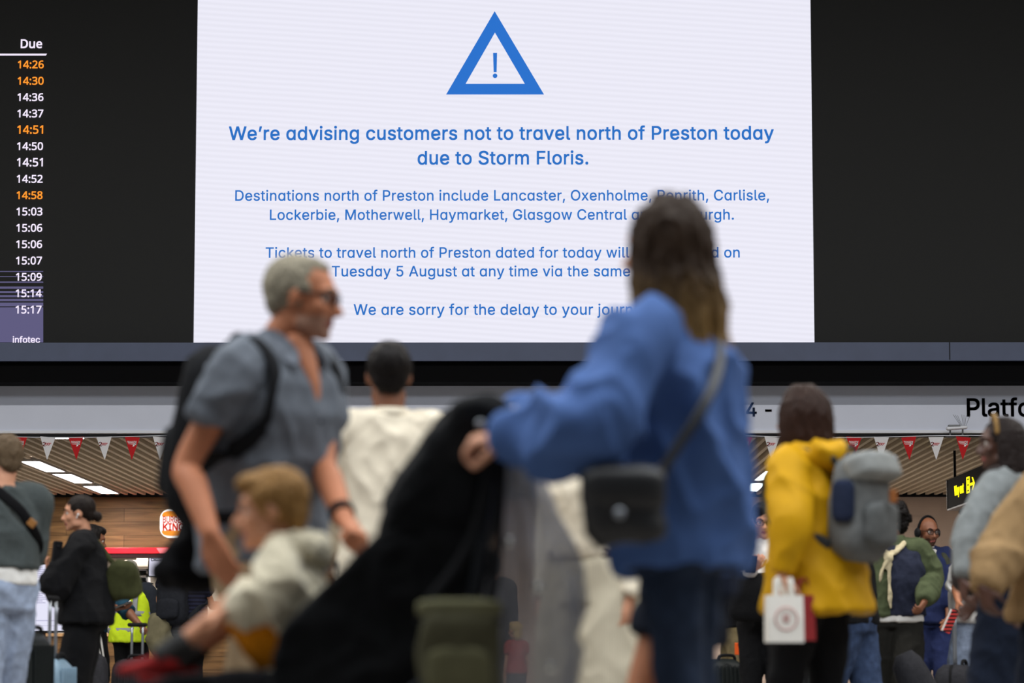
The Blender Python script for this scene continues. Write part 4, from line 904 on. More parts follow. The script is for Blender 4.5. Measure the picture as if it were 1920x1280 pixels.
CAP = [((0, -.020, .038), (.082, .098, .090))]                       # close-cut cap of hair
def ribbon(mb, pts, w, t, up): return mb.limb(pts, [w] * len(pts), 10, flat=t / w, up=up, k=4)
def back_bag(f, label, m, size=(.30, .17, .44), z=1.20, off=.15, cat='backpack', pocket=None, straps=True, strap_m=None, flap=None, tilt=0, name='backpack', tuck=(.62, 1.05), handle=True, group=None, strap_t=.014, chest=.150, strap_x=.108):
    """backpack worn by figure f: body, pocket, flap, handle and two shoulder straps"""
    q = f.s; Rz = f.Rt; c = f.U((0, -off - size[1] / 2, z)); R = Rz @ Matrix.Rotation(math.radians(tilt), 3, 'X')
    F = Matrix.Translation(c) @ R.to_4x4() @ Matrix.Scale(q, 4)
    r = thing(name, (c.x, c.y, c.z - size[2] * q / 2), label, cat, group)
    build('main_compartment', MB().rbox(F, size, e=3.2, bulge=.12, taper=(1.0, .86)), m, r, fold=(.008, 10, 8, 2))
    if pocket: build('front_pocket', MB().rbox(F @ Matrix.Translation((0, -size[1] * .5 - .012, -size[2] * .16)), (size[0] * .72, .07, size[2] * .42), e=3), pocket, r, fold=(.004, 12, 9, 1))
    if flap: build('flap', MB().rbox(F @ Matrix.Translation((0, -size[1] * .33, size[2] * .36)) @ Matrix.Rotation(math.radians(-24), 4, 'X'), (size[0] * .98, size[1] * .86, size[2] * .26), e=3), flap, r, fold=(.006, 10, 8, 5))
    sm_ = strap_m or m
    if handle: build('grab_handle', MB().limb([F @ V((-.04, size[1] * .3, size[2] * .47)), F @ V((-.02, size[1] * .3, size[2] * .56)), F @ V((.02, size[1] * .3, size[2] * .56)), F @ V((.04, size[1] * .3, size[2] * .47))], [.010 * q] * 4, 8), sm_, r)
    if straps:
        T = f.T
        for sg in (1, -1):
            fr = lambda z, x: front_pt(f, sg * x, z, .018 + strap_t); bk = lambda z, x: f.U((sg * x, -interp(T, z, 2) * f.g - .03, z))
            pts = [F @ V((sg * size[0] * .27, size[1] * .42, size[2] * .42)), f.U((sg * strap_x, -.085, 1.470)), f.U((sg * (strap_x + .003), -.0, 1.508)), f.U((sg * (strap_x + .006), .075, 1.455)), fr(1.38, strap_x + .02), fr(1.28, chest), f.U((sg * (interp(T, 1.2, 1) * f.g + .040 + strap_t), .035, 1.19)), f.U((sg * (interp(T, 1.15, 1) * f.g + .035), -.08, 1.14)), F @ V((sg * size[0] * .42, size[1] * .4, -size[2] * .36))]
            build('shoulder_strap', ribbon(MB(), pts, .026 * q, .009, f.Rt @ V((0, 1, .6))), sm_, r)
    return r, F

def paint(o, f, fn):
    """give faces of a garment a second cloth by the garment's own cut (local x, y, z of the wearer)"""
    me = o.data; n = len(me.polygons); c = np.empty(n * 3); me.polygons.foreach_get('center', c); c = c.reshape(-1, 3) + np.array(f.root.location) - np.array(f.o)
    l = c @ np.array(f.Rz) / f.s
    me.polygons.foreach_set('material_index', fn(l).astype(np.int32)); me.update()
def front_pt(f, x, z, o=.03):
    T = f.T; return f.U((x, math.sqrt(max(.05, 1 - (x / (interp(T, z, 1) * f.g + .03)) ** 2)) * (interp(T, z, 2) * f.g) + o, z))
def back_pt(f, x, z, o=.03):
    T = f.T; return f.U((x, -math.sqrt(max(.05, 1 - (x / (interp(T, z, 1) * f.g + .03)) ** 2)) * (interp(T, z, 2) * f.g) - o, z))
def text_frame(body, F, x0, x1, z0, m, parent, bold=0, name='lettering'):
    """lettering on a plane: F maps x (along the line), z (up), -y (outwards)"""
    me = text_mesh(body, 'i', bold, .003).copy(); v = np.empty(len(me.vertices) * 3); me.vertices.foreach_get('co', v); v = v.reshape(-1, 3)
    a, b = v[:, 0].min(), v[:, 0].max(); k = (x1 - x0) / (b - a); Fm = np.array(F)
    w = np.stack([(v[:, 0] - a) * k + x0, -v[:, 2], v[:, 1] * k + z0], 1) @ Fm[:3, :3].T + Fm[:3, 3] - np.array(rootloc(parent))
    me.vertices.foreach_set('co', w.ravel()); me.materials.append(m); me.name = name
    o = bpy.data.objects.new(name, me); COL.objects.link(o); o.parent = parent
M_tyre = mat('black_rubber', (20, 20, 22), .8, .05)
M_alu = mat('brushed_aluminium', (150, 154, 160), .35, .05, 20, metal=.8)
def suitcase(label, c, size, m, rot=0, hh=.38, name='suitcase', poles=True, group=None, gap=.16):
    """upright wheeled case: c = centre of its foot on the floor, size w,d,h; hh = pulled out handle"""
    c = V((c[0], c[1], 0)); t = thing(name, c, label, 'suitcase', group); R = Matrix.Rotation(math.radians(rot), 4, 'Z'); w, d, h = size
    F = Matrix.Translation(c) @ R; B = F @ Matrix.Translation((0, 0, .06 + h / 2))
    sh = build('shell', MB().rbox(B, (w, d, h), e=5, n=32, k=9), m, t)
    rb = MB()
    for i in range(-3, 4):
        x = i * w * .12; rb.limb([B @ V((x, -d / 2 - .001, -h * .40)), B @ V((x, -d / 2 - .001, h * .40))], [.008, .008], 8)
    build('shell_rib', rb, m, sh)
    build('zip_seam', MB().rings([[B @ V((x * 1.008, 0 + yy, z * 1.008)) for x, z in [(math.copysign(abs(math.cos(a)) ** .4, math.cos(a)) * w / 2, math.copysign(abs(math.sin(a)) ** .4, math.sin(a)) * h / 2) for a in [2 * math.pi * j / 28 for j in range(28)]]] for yy in (-.008, .008)]), M_tyre, sh)
    if poles:
        hd = build('pull_handle', MB().limb([F @ V((-gap / 2 - .02, 0, h + .06 + hh)), F @ V((gap / 2 + .02, 0, h + .06 + hh))], [.017] * 2, 10), M_tyre, t)
        for x in (-gap / 2, gap / 2): build('handle_pole', MB().limb([F @ V((x, 0, h)), F @ V((x, 0, h + .06 + hh))], [.0105] * 2, 8, caps='ff'), M_alu, hd)
    build('top_grip', MB().limb([F @ V((-.07, -d * .25, h + .055)), F @ V((-.05, -d * .25, h + .085)), F @ V((.05, -d * .25, h + .085)), F @ V((.07, -d * .25, h + .055))], [.012] * 4, 8), M_tyre, t)
    for x in (-1, 1):
        for y in (-1, 1):
            p = F @ V((x * (w / 2 - .05), y * (d / 2 - .045), .03)); ax = R.to_3x3() @ V((.013, 0, 0))
            build('wheel', MB().limb([p - ax, p + ax], [.03, .03], 14, caps='ff').limb([p + V((0, 0, .01)), p + V((0, 0, .045))], [.018, .022], 10), M_tyre, t)
    return t
def shoulder_bag(label, c, size, m, strap, name='shoulder_bag', rot=0, cat='bag', taper=(1, .9), flap=None, strap_m=None, tilt=0, e=3, w=.016, bulge=.15, fold=(.012, 9, 7, 3), group=None):
    c = V(c); t = thing(name, (c.x, c.y, c.z - size[2] / 2), label, cat, group)
    F = Matrix.Translation(c) @ Matrix.Rotation(math.radians(rot), 4, 'Z') @ Matrix.Rotation(math.radians(tilt), 4, 'Y')
    b = build('bag_body', MB().rbox(F, size, e=e, taper=taper, bulge=bulge), m, t, fold=fold)
    if flap: build('flap', MB().rbox(F @ Matrix.Translation((0, -size[1] * .12, size[2] * .20)), (size[0] * 1.03, size[1] * 1.02, size[2] * .62), e=e, bulge=bulge), flap, t)
    if strap: build('strap', MB().limb([V(p) for p in strap], [w] * len(strap), 8, flat=.3, up=(0, -1, .2), k=5), strap_m or m, t)
    return t, F
# ---------------------------------------------------------------- people
SK_light = mat('fair_skin', (196, 140, 110), .55, .05, 30, spec=.35)
SK_tan = mat('warm_skin', (176, 116, 84), .55, .05, 30, spec=.35)
SK_brown = mat('brown_skin', (122, 76, 52), .5, .05, 30, spec=.4)
SK_dark = mat('deep_brown_skin', (78, 48, 36), .5, .05, 30, spec=.45)
K_navy = mat('navy_denim', (24, 31, 46), .9, .2, 60, .3)
K_black = mat('black_cloth', (16, 16, 18), .9, .15, 60, .3)
K_blk2 = mat('black_knit', (20, 20, 22), .95, .15, 60, .3)
def depth_x(px, py, d): return at(px, py, d)
def f_grey_man():
    d = 8.2; p = at(492, 1100, d)
    f = Fig('grey-haired man in glasses and short-sleeved grey-blue shirt walking past the pushchair', p.x, d, -122, 1.78, mat('ruddy_skin', (184, 120, 88), .5, .06, 30), lean=9, side=-2, hy=22, hp=6, voxel=.0065, girth=1.06, hx=(-.01, .02),
            arms={'R': dict(e=at(350, 872, d - .22), w=at(394, 1000, d - .36), hand=at(432, 1085, d - .36) - at(396, 1000, d - .36), palm=V((.5, .85, .0)), curl=.28),
                  'L': dict(e=at(606, 872, d - .05), w=at(646, 975, d - .30), hand=at(678, 1010, d - .38) - at(646, 975, d - .30), palm=V((-.5, .2, -.8)), curl=1.25)},
            legs={'R': dict(step=.25), 'L': dict(step=-.25, lift=.03)})
    f.body(beard=mat('grey_stubble_skin', (168, 128, 108), .7, .12, 220), brow=mat('grey_brow', (120, 108, 96), .9, 0))
    shirt = mat('grey_blue_chambray', (102, 107, 115), .9, .14, 22, .3)
    sk = f.skin
    def vee(mb): pass
    f.top('shirt', shirt, z0=.86, t=.018, ease=.012, sleeves='short', cuff=.070, fold=(.016, 8, 5), vox=.009)
    T = f.T; fr = lambda x, z, o=.030: f.U((x, math.sqrt(max(0, 1 - (x / (interp(T, z, 1) + .02)) ** 2)) * (interp(T, z, 2) * f.g + .012) + o, z))
    # open neck: bare chest wedge, collar wings, placket and buttons
    build('open_collar_skin', MB().limb([f.U((0, .05, 1.515)), f.U((0, .085, 1.455)), fr(0, 1.39, .0), fr(0, 1.33, .002)], [.05 * f.s, .044 * f.s, .022 * f.s, .006 * f.s], 12, flat=.55, up=f.fw), sk, f.root)
    dk = mat('grey_blue_chambray_collar', (110, 115, 124), .9, .14, 22, .3)
    for sg in (1, -1):
        c = MB(); c.prism([f.U((sg * .02, -.075, 1.535)), f.U((sg * .068, -.01, 1.545)), f.U((sg * .060, .055, 1.525)), f.U((sg * .040, .112, 1.465)), fr(sg * .095, 1.42, .035), f.U((sg * .105, .045, 1.485)), f.U((sg * .09, -.06, 1.505))], f.Rt @ V((sg * .006, .006, .008)))
        build('collar', c, dk, f.root, subsurf=2)
    pk = MB().limb([fr(0, 1.325, .01), fr(0, 1.2, .012), fr(0, 1.08, .016), fr(0, .95, .03)], [.016 * f.s] * 4, 8, flat=.3, up=f.fw); build('placket', pk, dk, f.root)
    bm = mat('dark_button', (40, 44, 54), .4, 0)
    for z in (1.30, 1.21, 1.12, 1.03): c = fr(0, z, .022); build('button', MB().ell(c, (.006, .006, .006)), bm, f.root)
    f.legs_('trousers', mat('sand_chinos', (150, 128, 100), .9, .1, 40, .2), t=.02, width=.01)
    f.belt(K_black, 1.0, .024)
    f.shoes(mat('brown_suede', (92, 66, 46), .9, .1))
    hm = mat('short_grey_hair', (146, 138, 120), .8, .3, 90, .4, spec=.12)
    f.hair(hm, [((0, -.030, .036), (.0825, .096, .092)), ((0, -.012, .088), (.060, .074, .034)), ((0, -.07, -.005), (.066, .04, .055)), ((.066, -.012, .03), (.014, .045, .03)), ((-.066, -.012, .03), (.014, .045, .03))], vox=.006, amp=.004)
    f.glasses(mat('dark_frames', (30, 26, 26), .3, 0), w=.027, h=.018)
    # watch
    a = f.A['L']; w = a['w'].lerp(a['e'], .12); ax = (a['w'] - a['e']).normalized()
    build('wristwatch', MB().limb([w - ax * .014, w + ax * .014], [.037, .037], 14, caps='ff'), K_black, f.root)
    return f
def f_blue_woman():
    d = 6.6; p = at(1278, 1100, d)
    f = Fig('woman with shoulder-length brown hair in a loose bright blue shirt pushing the pushchair', p.x, d, 74, 1.68, SK_light, 'f', lean=7, side=0, hy=-18, hp=-2, voxel=.007, girth=1.0, slim=.80, hx=(0, -.04),
            arms={'L': dict(e=at(1090, 800, d - .26), w=at(958, 822, d - .12), hand=V((-1, .12, -.05)), palm=V((0, .3, -1)), curl=.95),
                  'R': dict(e=at(1112, 812, d + .40), w=at(956, 806, d + .26), hand=V((-1, -.05, -.05)), palm=V((0, -.3, -1)), curl=.95)},
            legs={'L': dict(step=-.11), 'R': dict(step=-.13, lift=.01)})
    f.body()
    blue = mat('bright_blue_cotton', (74, 102, 156), .85, .10, 14, .25)
    def ex(mb):
        rs = []
        for z, rx, ry, yo in ((.86, .195, .150, -.006), (.95, .20, .150, -.006), (1.10, .205, .160, -.016), (1.24, .205, .162, -.022), (1.36, .178, .140, -.020), (1.45, .12, .09, -.01)): rs.append(f.ringt(z, rx, ry, yo, 26, 2.2))
        mb.rings(rs)
    f.top('shirt', blue, z0=.88, t=.016, ease=.0, sleeves='w', cuff=.056, puff=.034, fold=(.036, 6, 4), vox=.010, sm=5, collar=(.035, .066), extra=ex)
    a = f.A['L']
    build('cuff', MB().limb([a['w'].lerp(a['e'], -.02), a['w'].lerp(a['e'], .12)], [.056, .060], 14, caps='ff'), blue, f.root, fuse=.01, sm=3)
    f.legs_('jeans', mat('dark_blue_jeans', (38, 48, 66), .9, .25, 24, .3), t=.008, z1=.99, width=.0, hem=.058, fold=(.012, 8, 7))
    f.shoes(mat('white_trainer', (205, 203, 200), .7, .05))
    hm = hair_grad('brown_hair_with_blonde_ends', (52, 38, 27), (54, 40, 29), (140, 110, 66), (172, 142, 88))
    locks = []
    R2 = random.Random(3)
    for i in range(26):
        t = -.35 + 3.84 * i / 25      # round the back from ear to ear
        x, y = math.cos(t) * .078, -math.sin(t) * .088 - .014
        L = -.22 - .03 * R2.random() - .06 * (math.sin(t) > .5); o = 1.12 + .2 * R2.random()
        locks.append(([(x * .45, y * .45 - .01, .108), (x * .98, y * .98, .05), (x * 1.10, y * 1.10, -.04), (x * o, y * o - .015, -.13), (x * o * (.95 + .15 * R2.random()), y * o - .035, L)], [.028, .026, .025, .022, .010]))
    f.hair(hm, [((0, -.026, .034), (.086, .100, .094)), ((0, -.06, -.06), (.075, .055, .08))], locks, vox=.0065, amp=.009, fr=(60, 9))
    er = MB(); c = f.Hd((.083, 0, -.05)); er.limb([c, c + V((0, 0, -.02)), c + V((0, 0, -.05))], [.004, .012, .016], 8)
    c = f.Hd((-.083, 0, -.05)); er2 = MB().limb([c, c + V((0, 0, -.02)), c + V((0, 0, -.05))], [.004, .012, .016], 8)
    me = mat('pale_earring', (225, 228, 235), .15, 0, metal=.3)
    build('earring', er, me, f.root); build('earring', er2, me, f.root)
    return f
def hair_grad(name, top, c2, c3, low, rough=.55):
    m = mat(name, top, rough, 0, spec=.12); nt = m.node_tree; L = nt.links.new; b = nt.nodes['Principled BSDF']
    tc = nt.nodes.new('ShaderNodeTexCoord'); sx = nt.nodes.new('ShaderNodeSeparateXYZ'); r = nt.nodes.new('ShaderNodeValToRGB')
    e = r.color_ramp.elements; e[0].position = .0; e[0].color = (*lin(low), 1); e[1].position = 1; e[1].color = (*lin(top), 1)
    x = r.color_ramp.elements.new(.22); x.color = (*lin(c3), 1); x = r.color_ramp.elements.new(.55); x.color = (*lin(c2), 1)
    n = nt.nodes.new('ShaderNodeTexNoise'); n.inputs['Scale'].default_value = 60; mp = nt.nodes.new('ShaderNodeMapping'); mp.inputs['Scale'].default_value = (1, 1, .08)
    mm = nt.nodes.new('ShaderNodeMath'); mm.operation = 'MULTIPLY_ADD'; mm.inputs[1].default_value = .3; mm.inputs[2].default_value = -.15
    ad = nt.nodes.new('ShaderNodeMath'); ad.operation = 'ADD'
    L(tc.outputs['Generated'], sx.inputs[0]); L(tc.outputs['Object'], mp.inputs[0]); L(mp.outputs[0], n.inputs['Vector']); L(n.outputs['Fac'], mm.inputs[0]); L(mm.outputs[0], ad.inputs[0]); L(sx.outputs['Z'], ad.inputs[1])
    L(ad.outputs[0], r.inputs['Fac']); L(r.outputs['Color'], b.inputs['Base Color']); return m
GM = f_grey_man(); BW = f_blue_woman()
M_jean = mat('faded_jeans', (146, 158, 180), .9, .2, 24, .3)
M_jean2 = mat('mid_blue_jeans', (54, 68, 96), .9, .22, 24, .3)
M_trn = mat('dark_trainer', (40, 40, 44), .8, .1)
M_cream = mat('cream_linen', (226, 214, 192), .9, .06, 18, .25)
M_dkhair = mat('near_black_hair', (22, 18, 17), .5, .3, 80, .4, spec=.12)
M_dkbrow = mat('dark_brow', (24, 18, 16), .9, 0)
SHORT = [((0, -.026, .038), (.084, .098, .094)), ((0, -.075, -.01), (.064, .038, .06)), ((0, .02, .085), (.062, .072, .040))]
def cream_back_man():
    d = 10.2; p = at(728, 1100, d)
    f = Fig('man with short dark hair seen from behind in a cream shirt beside the pushchair', p.x, d, 6, 1.75, SK_brown, lean=2, voxel=.009, girth=.94, arms={'L': dict(swing=6, bend=60, out=4), 'R': dict(swing=12, bend=60, out=2)})
    f.body(eyes=True); f.top('shirt', M_cream, z0=.82, t=.014, ease=.006, flare=.03, sleeves='w', cuff=.042, puff=.006, fold=(.014, 8, 4), collar=(.04, .066))
    f.legs_('trousers', mat('charcoal_trousers', (52, 50, 52), .9, .1)); f.shoes(M_trn); f.hair(M_dkhair, [((0, -.026, .036), (.083, .098, .092)), ((0, -.07, -.015), (.064, .036, .06))], amp=.004)
def cream_trousers_person():
    d = 10.7; p = at(1108, 1100, d)
    f = Fig('person in cream pinstriped trousers and brown belt behind the clear rain cover', p.x, d, 150, 1.68, SK_light, 'f', voxel=.010, hy=10, arms={'L': dict(swing=0, bend=12, out=4), 'R': dict(swing=0, bend=12, out=4)})
    f.body(brow=M_dkbrow); f.top('shirt', M_cream, z0=1.035, t=.012, ease=.008, fold=(.010, 9, 5), collar=(.03, .058))
    f.legs_('trousers', stripes('cream_pinstripe', (206, 196, 174), (186, 176, 154), 32, 'X', .2), t=.02, width=.035, hem=.095, z1=1.07, fold=(.010, 7, 4)); f.belt(mat('dark_brown_belt', (52, 28, 22), .5, .1), 1.05, .022, .014)
    f.shoes(M_trn); f.hair(mat('mid_brown_hair', (70, 50, 36), .55, .3, 80, .4, spec=.12), SHORT, amp=.004)
def shorts_teen():
    d = 7.55; p = at(1288, 1100, d)
    f = Fig('person in dark navy shorts striding behind the woman in the blue shirt', p.x, d, 95, 1.55, SK_tan, 'f', voxel=.009, arms={'L': dict(swing=0, bend=6, out=2), 'R': dict(swing=0, bend=6, out=2)},
            legs={'R': dict(a=at(1128, 1590, 7.62).xy.to_3d() + V((0, 0, .08))), 'L': dict(a=at(1500, 1590, 7.48).xy.to_3d() + V((0, 0, .20)))})
    f.body(); f.top('t_shirt', mat('navy_jersey', (26, 32, 48), .95, .1, 40, .2), z0=.88, t=.014, sleeves='short')
    f.legs_('shorts', mat('dark_navy_shorts', (20, 24, 34), .95, .15, 40, .3), end=.42, width=.02); f.shoes(M_trn)
    f.hair(M_dkhair, SHORT, amp=.004)
def left_man():
    d = 14.65; p = at(2, 1100, d)
    f = Fig('man seen from behind at the left edge in a dark grey-green sweater over pale jeans', p.x, d, 38, 1.76, SK_light, lean=1, voxel=.009, girth=.98, hx=(.02, 0), arms={'L': dict(swing=20, bend=60, out=4), 'R': dict(swing=14, bend=75, out=2)}, legs={'R': dict(step=.1), 'L': dict(step=-.1)})
    f.body()
    f.top('t_shirt', mat('white_jersey', (222, 220, 216), .9, .03), z0=.995, z1=1.2, t=.016, ease=.004, sleeves=None, fold=(.008, 9, 6))
    f.top('sweater', mat('dark_grey_green_knit', (70, 76, 76), .95, .1, 60, .3), z0=1.075, t=.024, ease=.014, cuff=.046, puff=.006, fold=(.016, 7, 5), collar=(.022, .064))
    f.legs_('jeans', M_jean, t=.022, width=.015, hem=.07, fold=(.013, 7, 6)); f.shoes(mat('white_trainer', (205, 203, 200)))
    f.hair(mat('dark_blond_hair', (92, 76, 58), .6, .3, 90, .4, spec=.12), SHORT, amp=.006)
    pts = [front_pt(f, .10, 1.18, .06), f.U((.19, .0, 1.16)), back_pt(f, .13, 1.22, .062), back_pt(f, .02, 1.36, .058), f.U((-.085, -.10, 1.47)), f.U((-.105, .0, 1.535)), f.U((-.09, .11, 1.46)), front_pt(f, -.02, 1.34, .06), front_pt(f, .10, 1.18, .06)]
    t, F = shoulder_bag('black sling bag with tan buckle across the back of the man in the grey-green sweater', front_pt(f, .10, 1.12, .11), (.24, .10, .18), K_black, pts, 'sling_bag', 10, w=.026)
    q = back_pt(f, .075, 1.30, .072); build('buckle', MB().box(q, (.045, .02, .04), Euler((0, .7, 0)).to_matrix()), mat('tan_buckle', (140, 96, 52), .5, 0), t, bevel=.005, smooth=False)
    c = at(54, 1230, 15.3); suitcase('black hard-shell case standing beside the man in pale jeans', (c.x, 15.3), (.40, .17, .70), mat('black_shell', (30, 34, 34), .45, .05), 80, hh=.0, poles=False)
def bun_woman():
    d = 17.7; p = at(160, 1100, d)
    f = Fig('woman with a low dark bun in a black sweater and black trousers, facing left', p.x, d, 92, 1.63, SK_light, 'f', hy=4, hp=4, voxel=.008, girth=1.05, lean=3,
            arms={'L': dict(e=at(97, 1108, d - .22), w=at(108, 1068, d - .20), hand=V((.0, .2, 1)), palm=V((1, .1, 0)), curl=.9), 'R': dict(e=at(120, 1112, d + .2), w=at(98, 1085, d + .1), hand=V((-.4, -.2, 1)), palm=V((1, 0, 0)))})
    f.body(brow=M_dkbrow); f.top('sweater', K_blk2, z0=.90, t=.026, ease=.02, flare=.05, cuff=.044, puff=.022, fold=(.018, 7, 5), collar=(.022, .054))
    f.legs_('trousers', K_black, t=.022, width=.03, hem=.09); f.shoes(M_trn)
    f.hair(mat('very_dark_brown_hair', (30, 23, 20), .5, .3, 80, .4, spec=.12), [((0, -.022, .036), (.082, .098, .090)), ((0, -.07, -.01), (.06, .04, .05)), ((0, -.125, -.03), (.036, .034, .036))], amp=.003)
    build('earbud', MB().ell(f.Hd((-.082, -.004, -.012)), (.007, .008, .008)).limb([f.Hd((-.082, 0, -.014)), f.Hd((-.08, .008, -.036))], [.003, .003], 6), mat('white_plastic', (230, 230, 230), .3, 0), f.root)
    c = at(106, 1040, d - .20); t = thing('phone', c, 'dark phone held upright by the woman with the low bun', 'phone')
    build('case', MB().box(c, (.05, .10, .17), Euler((0, .1, .3)).to_matrix()), K_black, t, smooth=False, bevel=.008); build('lens', MB().ell(c + V((.02, -.055, .05)), (.008, .005, .008)), M_tyre, t)
    c = at(231, 1086, d - .02)
    shoulder_bag('olive green shoulder bag hanging behind the woman with the low bun', c, (.17, .20, .24), mat('olive_canvas', (56, 58, 34), .9, .2, 20, .3), [c + V((-.02, .03, .1)), f.U((.02, -.19, 1.30)), f.U((.10, -.09, 1.44)), f.U((.14, .0, 1.49)), f.U((.15, .09, 1.40)), f.U((.20, .04, 1.2)), f.U((.2, -.12, 1.1)), c + V((-.03, .08, .02))], rot=90, tilt=-22, taper=(1.1, .75))
    c = at(100, 1228, d - .52); suitcase('pale blue hard-shell case with raised handle in front of the woman with the bun', (c.x, d - .56), (.36, .21, .56), mat('pale_blue_shell', (122, 146, 164), .35, .04), 82, hh=.36, gap=.12)
def teal_man():
    d = 23.2; p = at(166, 1100, d)
    f = Fig('person in a teal top and black side-striped track trousers behind the woman with the bun', p.x, d, -62, 1.70, SK_brown, voxel=.010, hy=-10, hp=10,
            arms={'R': dict(e=at(200, 1135, d - .2), w=at(219, 1140, d - .36), hand=V((1, -.3, .05)), palm=V((0, 0, 1)), curl=.6), 'L': dict(e=at(236, 1142, d - .15), w=at(259, 1168, d - .25), hand=V((.7, -.3, -.6)), palm=V((0, 0, -1)), curl=1.2)})
    f.body(); f.top('t_shirt', mat('teal_jersey', (30, 62, 78), .95, .1, 40, .2), z0=.86, t=.018, ease=.015, sleeves='elbow'); f.legs_('track_trousers', K_black, t=.02, width=.02)
    g = f.Lg['R']
    for k in range(3):
        o = f.rt * (.115 * f.s) + f.fw * ((k - 1) * .028)
        build('side_stripe', MB().limb([g['hip'] + o * 1.0 - V((0, 0, .05)), g['hip'].lerp(g['k'], .5) + o * .98, g['k'] + o * .80, g['a'].lerp(g['k'], .1) + o * .66], [.008] * 4, 6), mat('white_stripe', (225, 222, 216), .9, 0), f.root)
    f.shoes(M_trn); f.hair(M_dkhair, SHORT, amp=.004)
    c = at(230, 1134, d - .42); t = thing('phone', c, 'grey phone held flat by the person in the teal top', 'phone'); build('case', MB().box(c, (.15, .075, .014), Euler((0, -.35, .3)).to_matrix()), mat('grey_phone', (70, 66, 62), .4, 0), t, smooth=False, bevel=.004)
    build('screen', MB().box(c + V((.0, 0, .009)), (.13, .065, .003), Euler((0, -.35, .3)).to_matrix()), mat('phone_glass', (20, 22, 28), .1, 0), t, smooth=False)
    c = at(262, 1200, d - .5); suitcase('charcoal soft case with raised twin-pole handle beside the high-visibility vest', (c.x - .02, d - .5), (.40, .24, .56), mat('charcoal_fabric', (38, 38, 42), .95, .15, 50, .3), 8, hh=.27, gap=.085)
    c = at(238, 1250, d - .3); shoulder_bag('dark grey holdall resting low beside the twin-pole case', (c.x - .22, d - .95, .40), (.34, .22, .55), mat('dark_grey_nylon', (44, 44, 48), .9, .15, 40, .3), None, 'holdall', 0, e=4)
def vest_worker():
    d = 26.6; p = at(246, 1100, d)
    f = Fig('station worker seen from behind in a yellow high-visibility vest by the kiosk', p.x, d, -18, 1.54, SK_brown, voxel=.010, hx=(-.05, 0), lean=6, hy=15, hp=18, girth=1.05, arms={'L': dict(swing=35, bend=30), 'R': dict(swing=10, bend=12, out=10)})
    f.body(); f.top('t_shirt', mat('dark_grey_jersey', (44, 48, 56), .95, .1), z0=.90, t=.016, sleeves='elbow')
    vm = mat('fluorescent_yellow', (206, 232, 40), .7, .06, 20, .2); f.top('vest', vm, z0=.88, t=.034, ease=.018, flare=.03, sleeves=None, fold=(.010, 8, 6))
    rm = mat('reflective_grey', (150, 152, 156), .5, .03)
    f.belt(rm, 1.17, .062, .026, 'reflective_band'); f.belt(rm, 1.0, .060, .026, 'reflective_band')
    for sg in (1, -1): build('reflective_band', MB().limb([back_pt(f, sg * .11, 1.16, .052), back_pt(f, sg * .11, 1.32, .050), f.U((sg * .10, -.085, 1.46)), f.U((sg * .10, .0, 1.505))], [.026] * 4, 8, flat=.25, up=f.Rt @ V((0, -1, .3))), rm, f.root)
    F = frame(back_pt(f, 0, 1.33, .075), f.Rt @ V((1, 0, 0)), f.Rt @ V((0, 1, 0)), f.Rt @ V((0, 0, 1)))
    text_frame('SP.LK', F, -.09, .07, -.05, mat('dark_green_print', (50, 66, 30), .8, 0), f.root, .03)
    f.legs_('trousers', K_black, t=.02); f.shoes(M_trn); f.hair(mat('grey_white_hair', (170, 165, 155), .7, .2, 80, .3, spec=.12), SHORT, amp=.004)
def rucksack_person():
    d = 26.0; p = at(346, 1100, d)
    f = Fig('person in a navy striped top with arms full, half hidden behind the grey-haired man', p.x, d, -20, 1.66, SK_light, voxel=.010, girth=1.1, arms={'L': dict(e=at(300, 1120, d + .05), w=at(312, 1200, d - .12), hand=V((.1, -.1, -1)), palm=V((0, 1, 0))), 'R': dict(swing=30, bend=60)})
    f.body(); f.top('t_shirt', stripes('navy_stripe', (36, 38, 58), (22, 22, 34), 9, 'Z', .15), z0=.88, t=.02, ease=.02, sleeves='short'); f.legs_('trousers', K_black); f.shoes(M_trn); f.hair(M_dkhair, SHORT, amp=.004)
    back_bag(f, 'black rucksack on the person in the navy striped top near the kiosk', mat('black_nylon', (30, 32, 38), .8, .15, 40, .3), (.32, .18, .46), 1.20, .16, pocket=mat('black_nylon', (30, 32, 38)))
    c = at(300, 1190, d - .25); shoulder_bag('khaki jacket draped over the arm of the person with the black rucksack', c, (.34, .10, .38), mat('khaki_cotton', (104, 98, 76), .9, .15, 14, .4), None, 'draped_jacket', 10, 'jacket', taper=(.8, .35), tilt=-12, e=2, fold=(.05, 8, 4, 2))
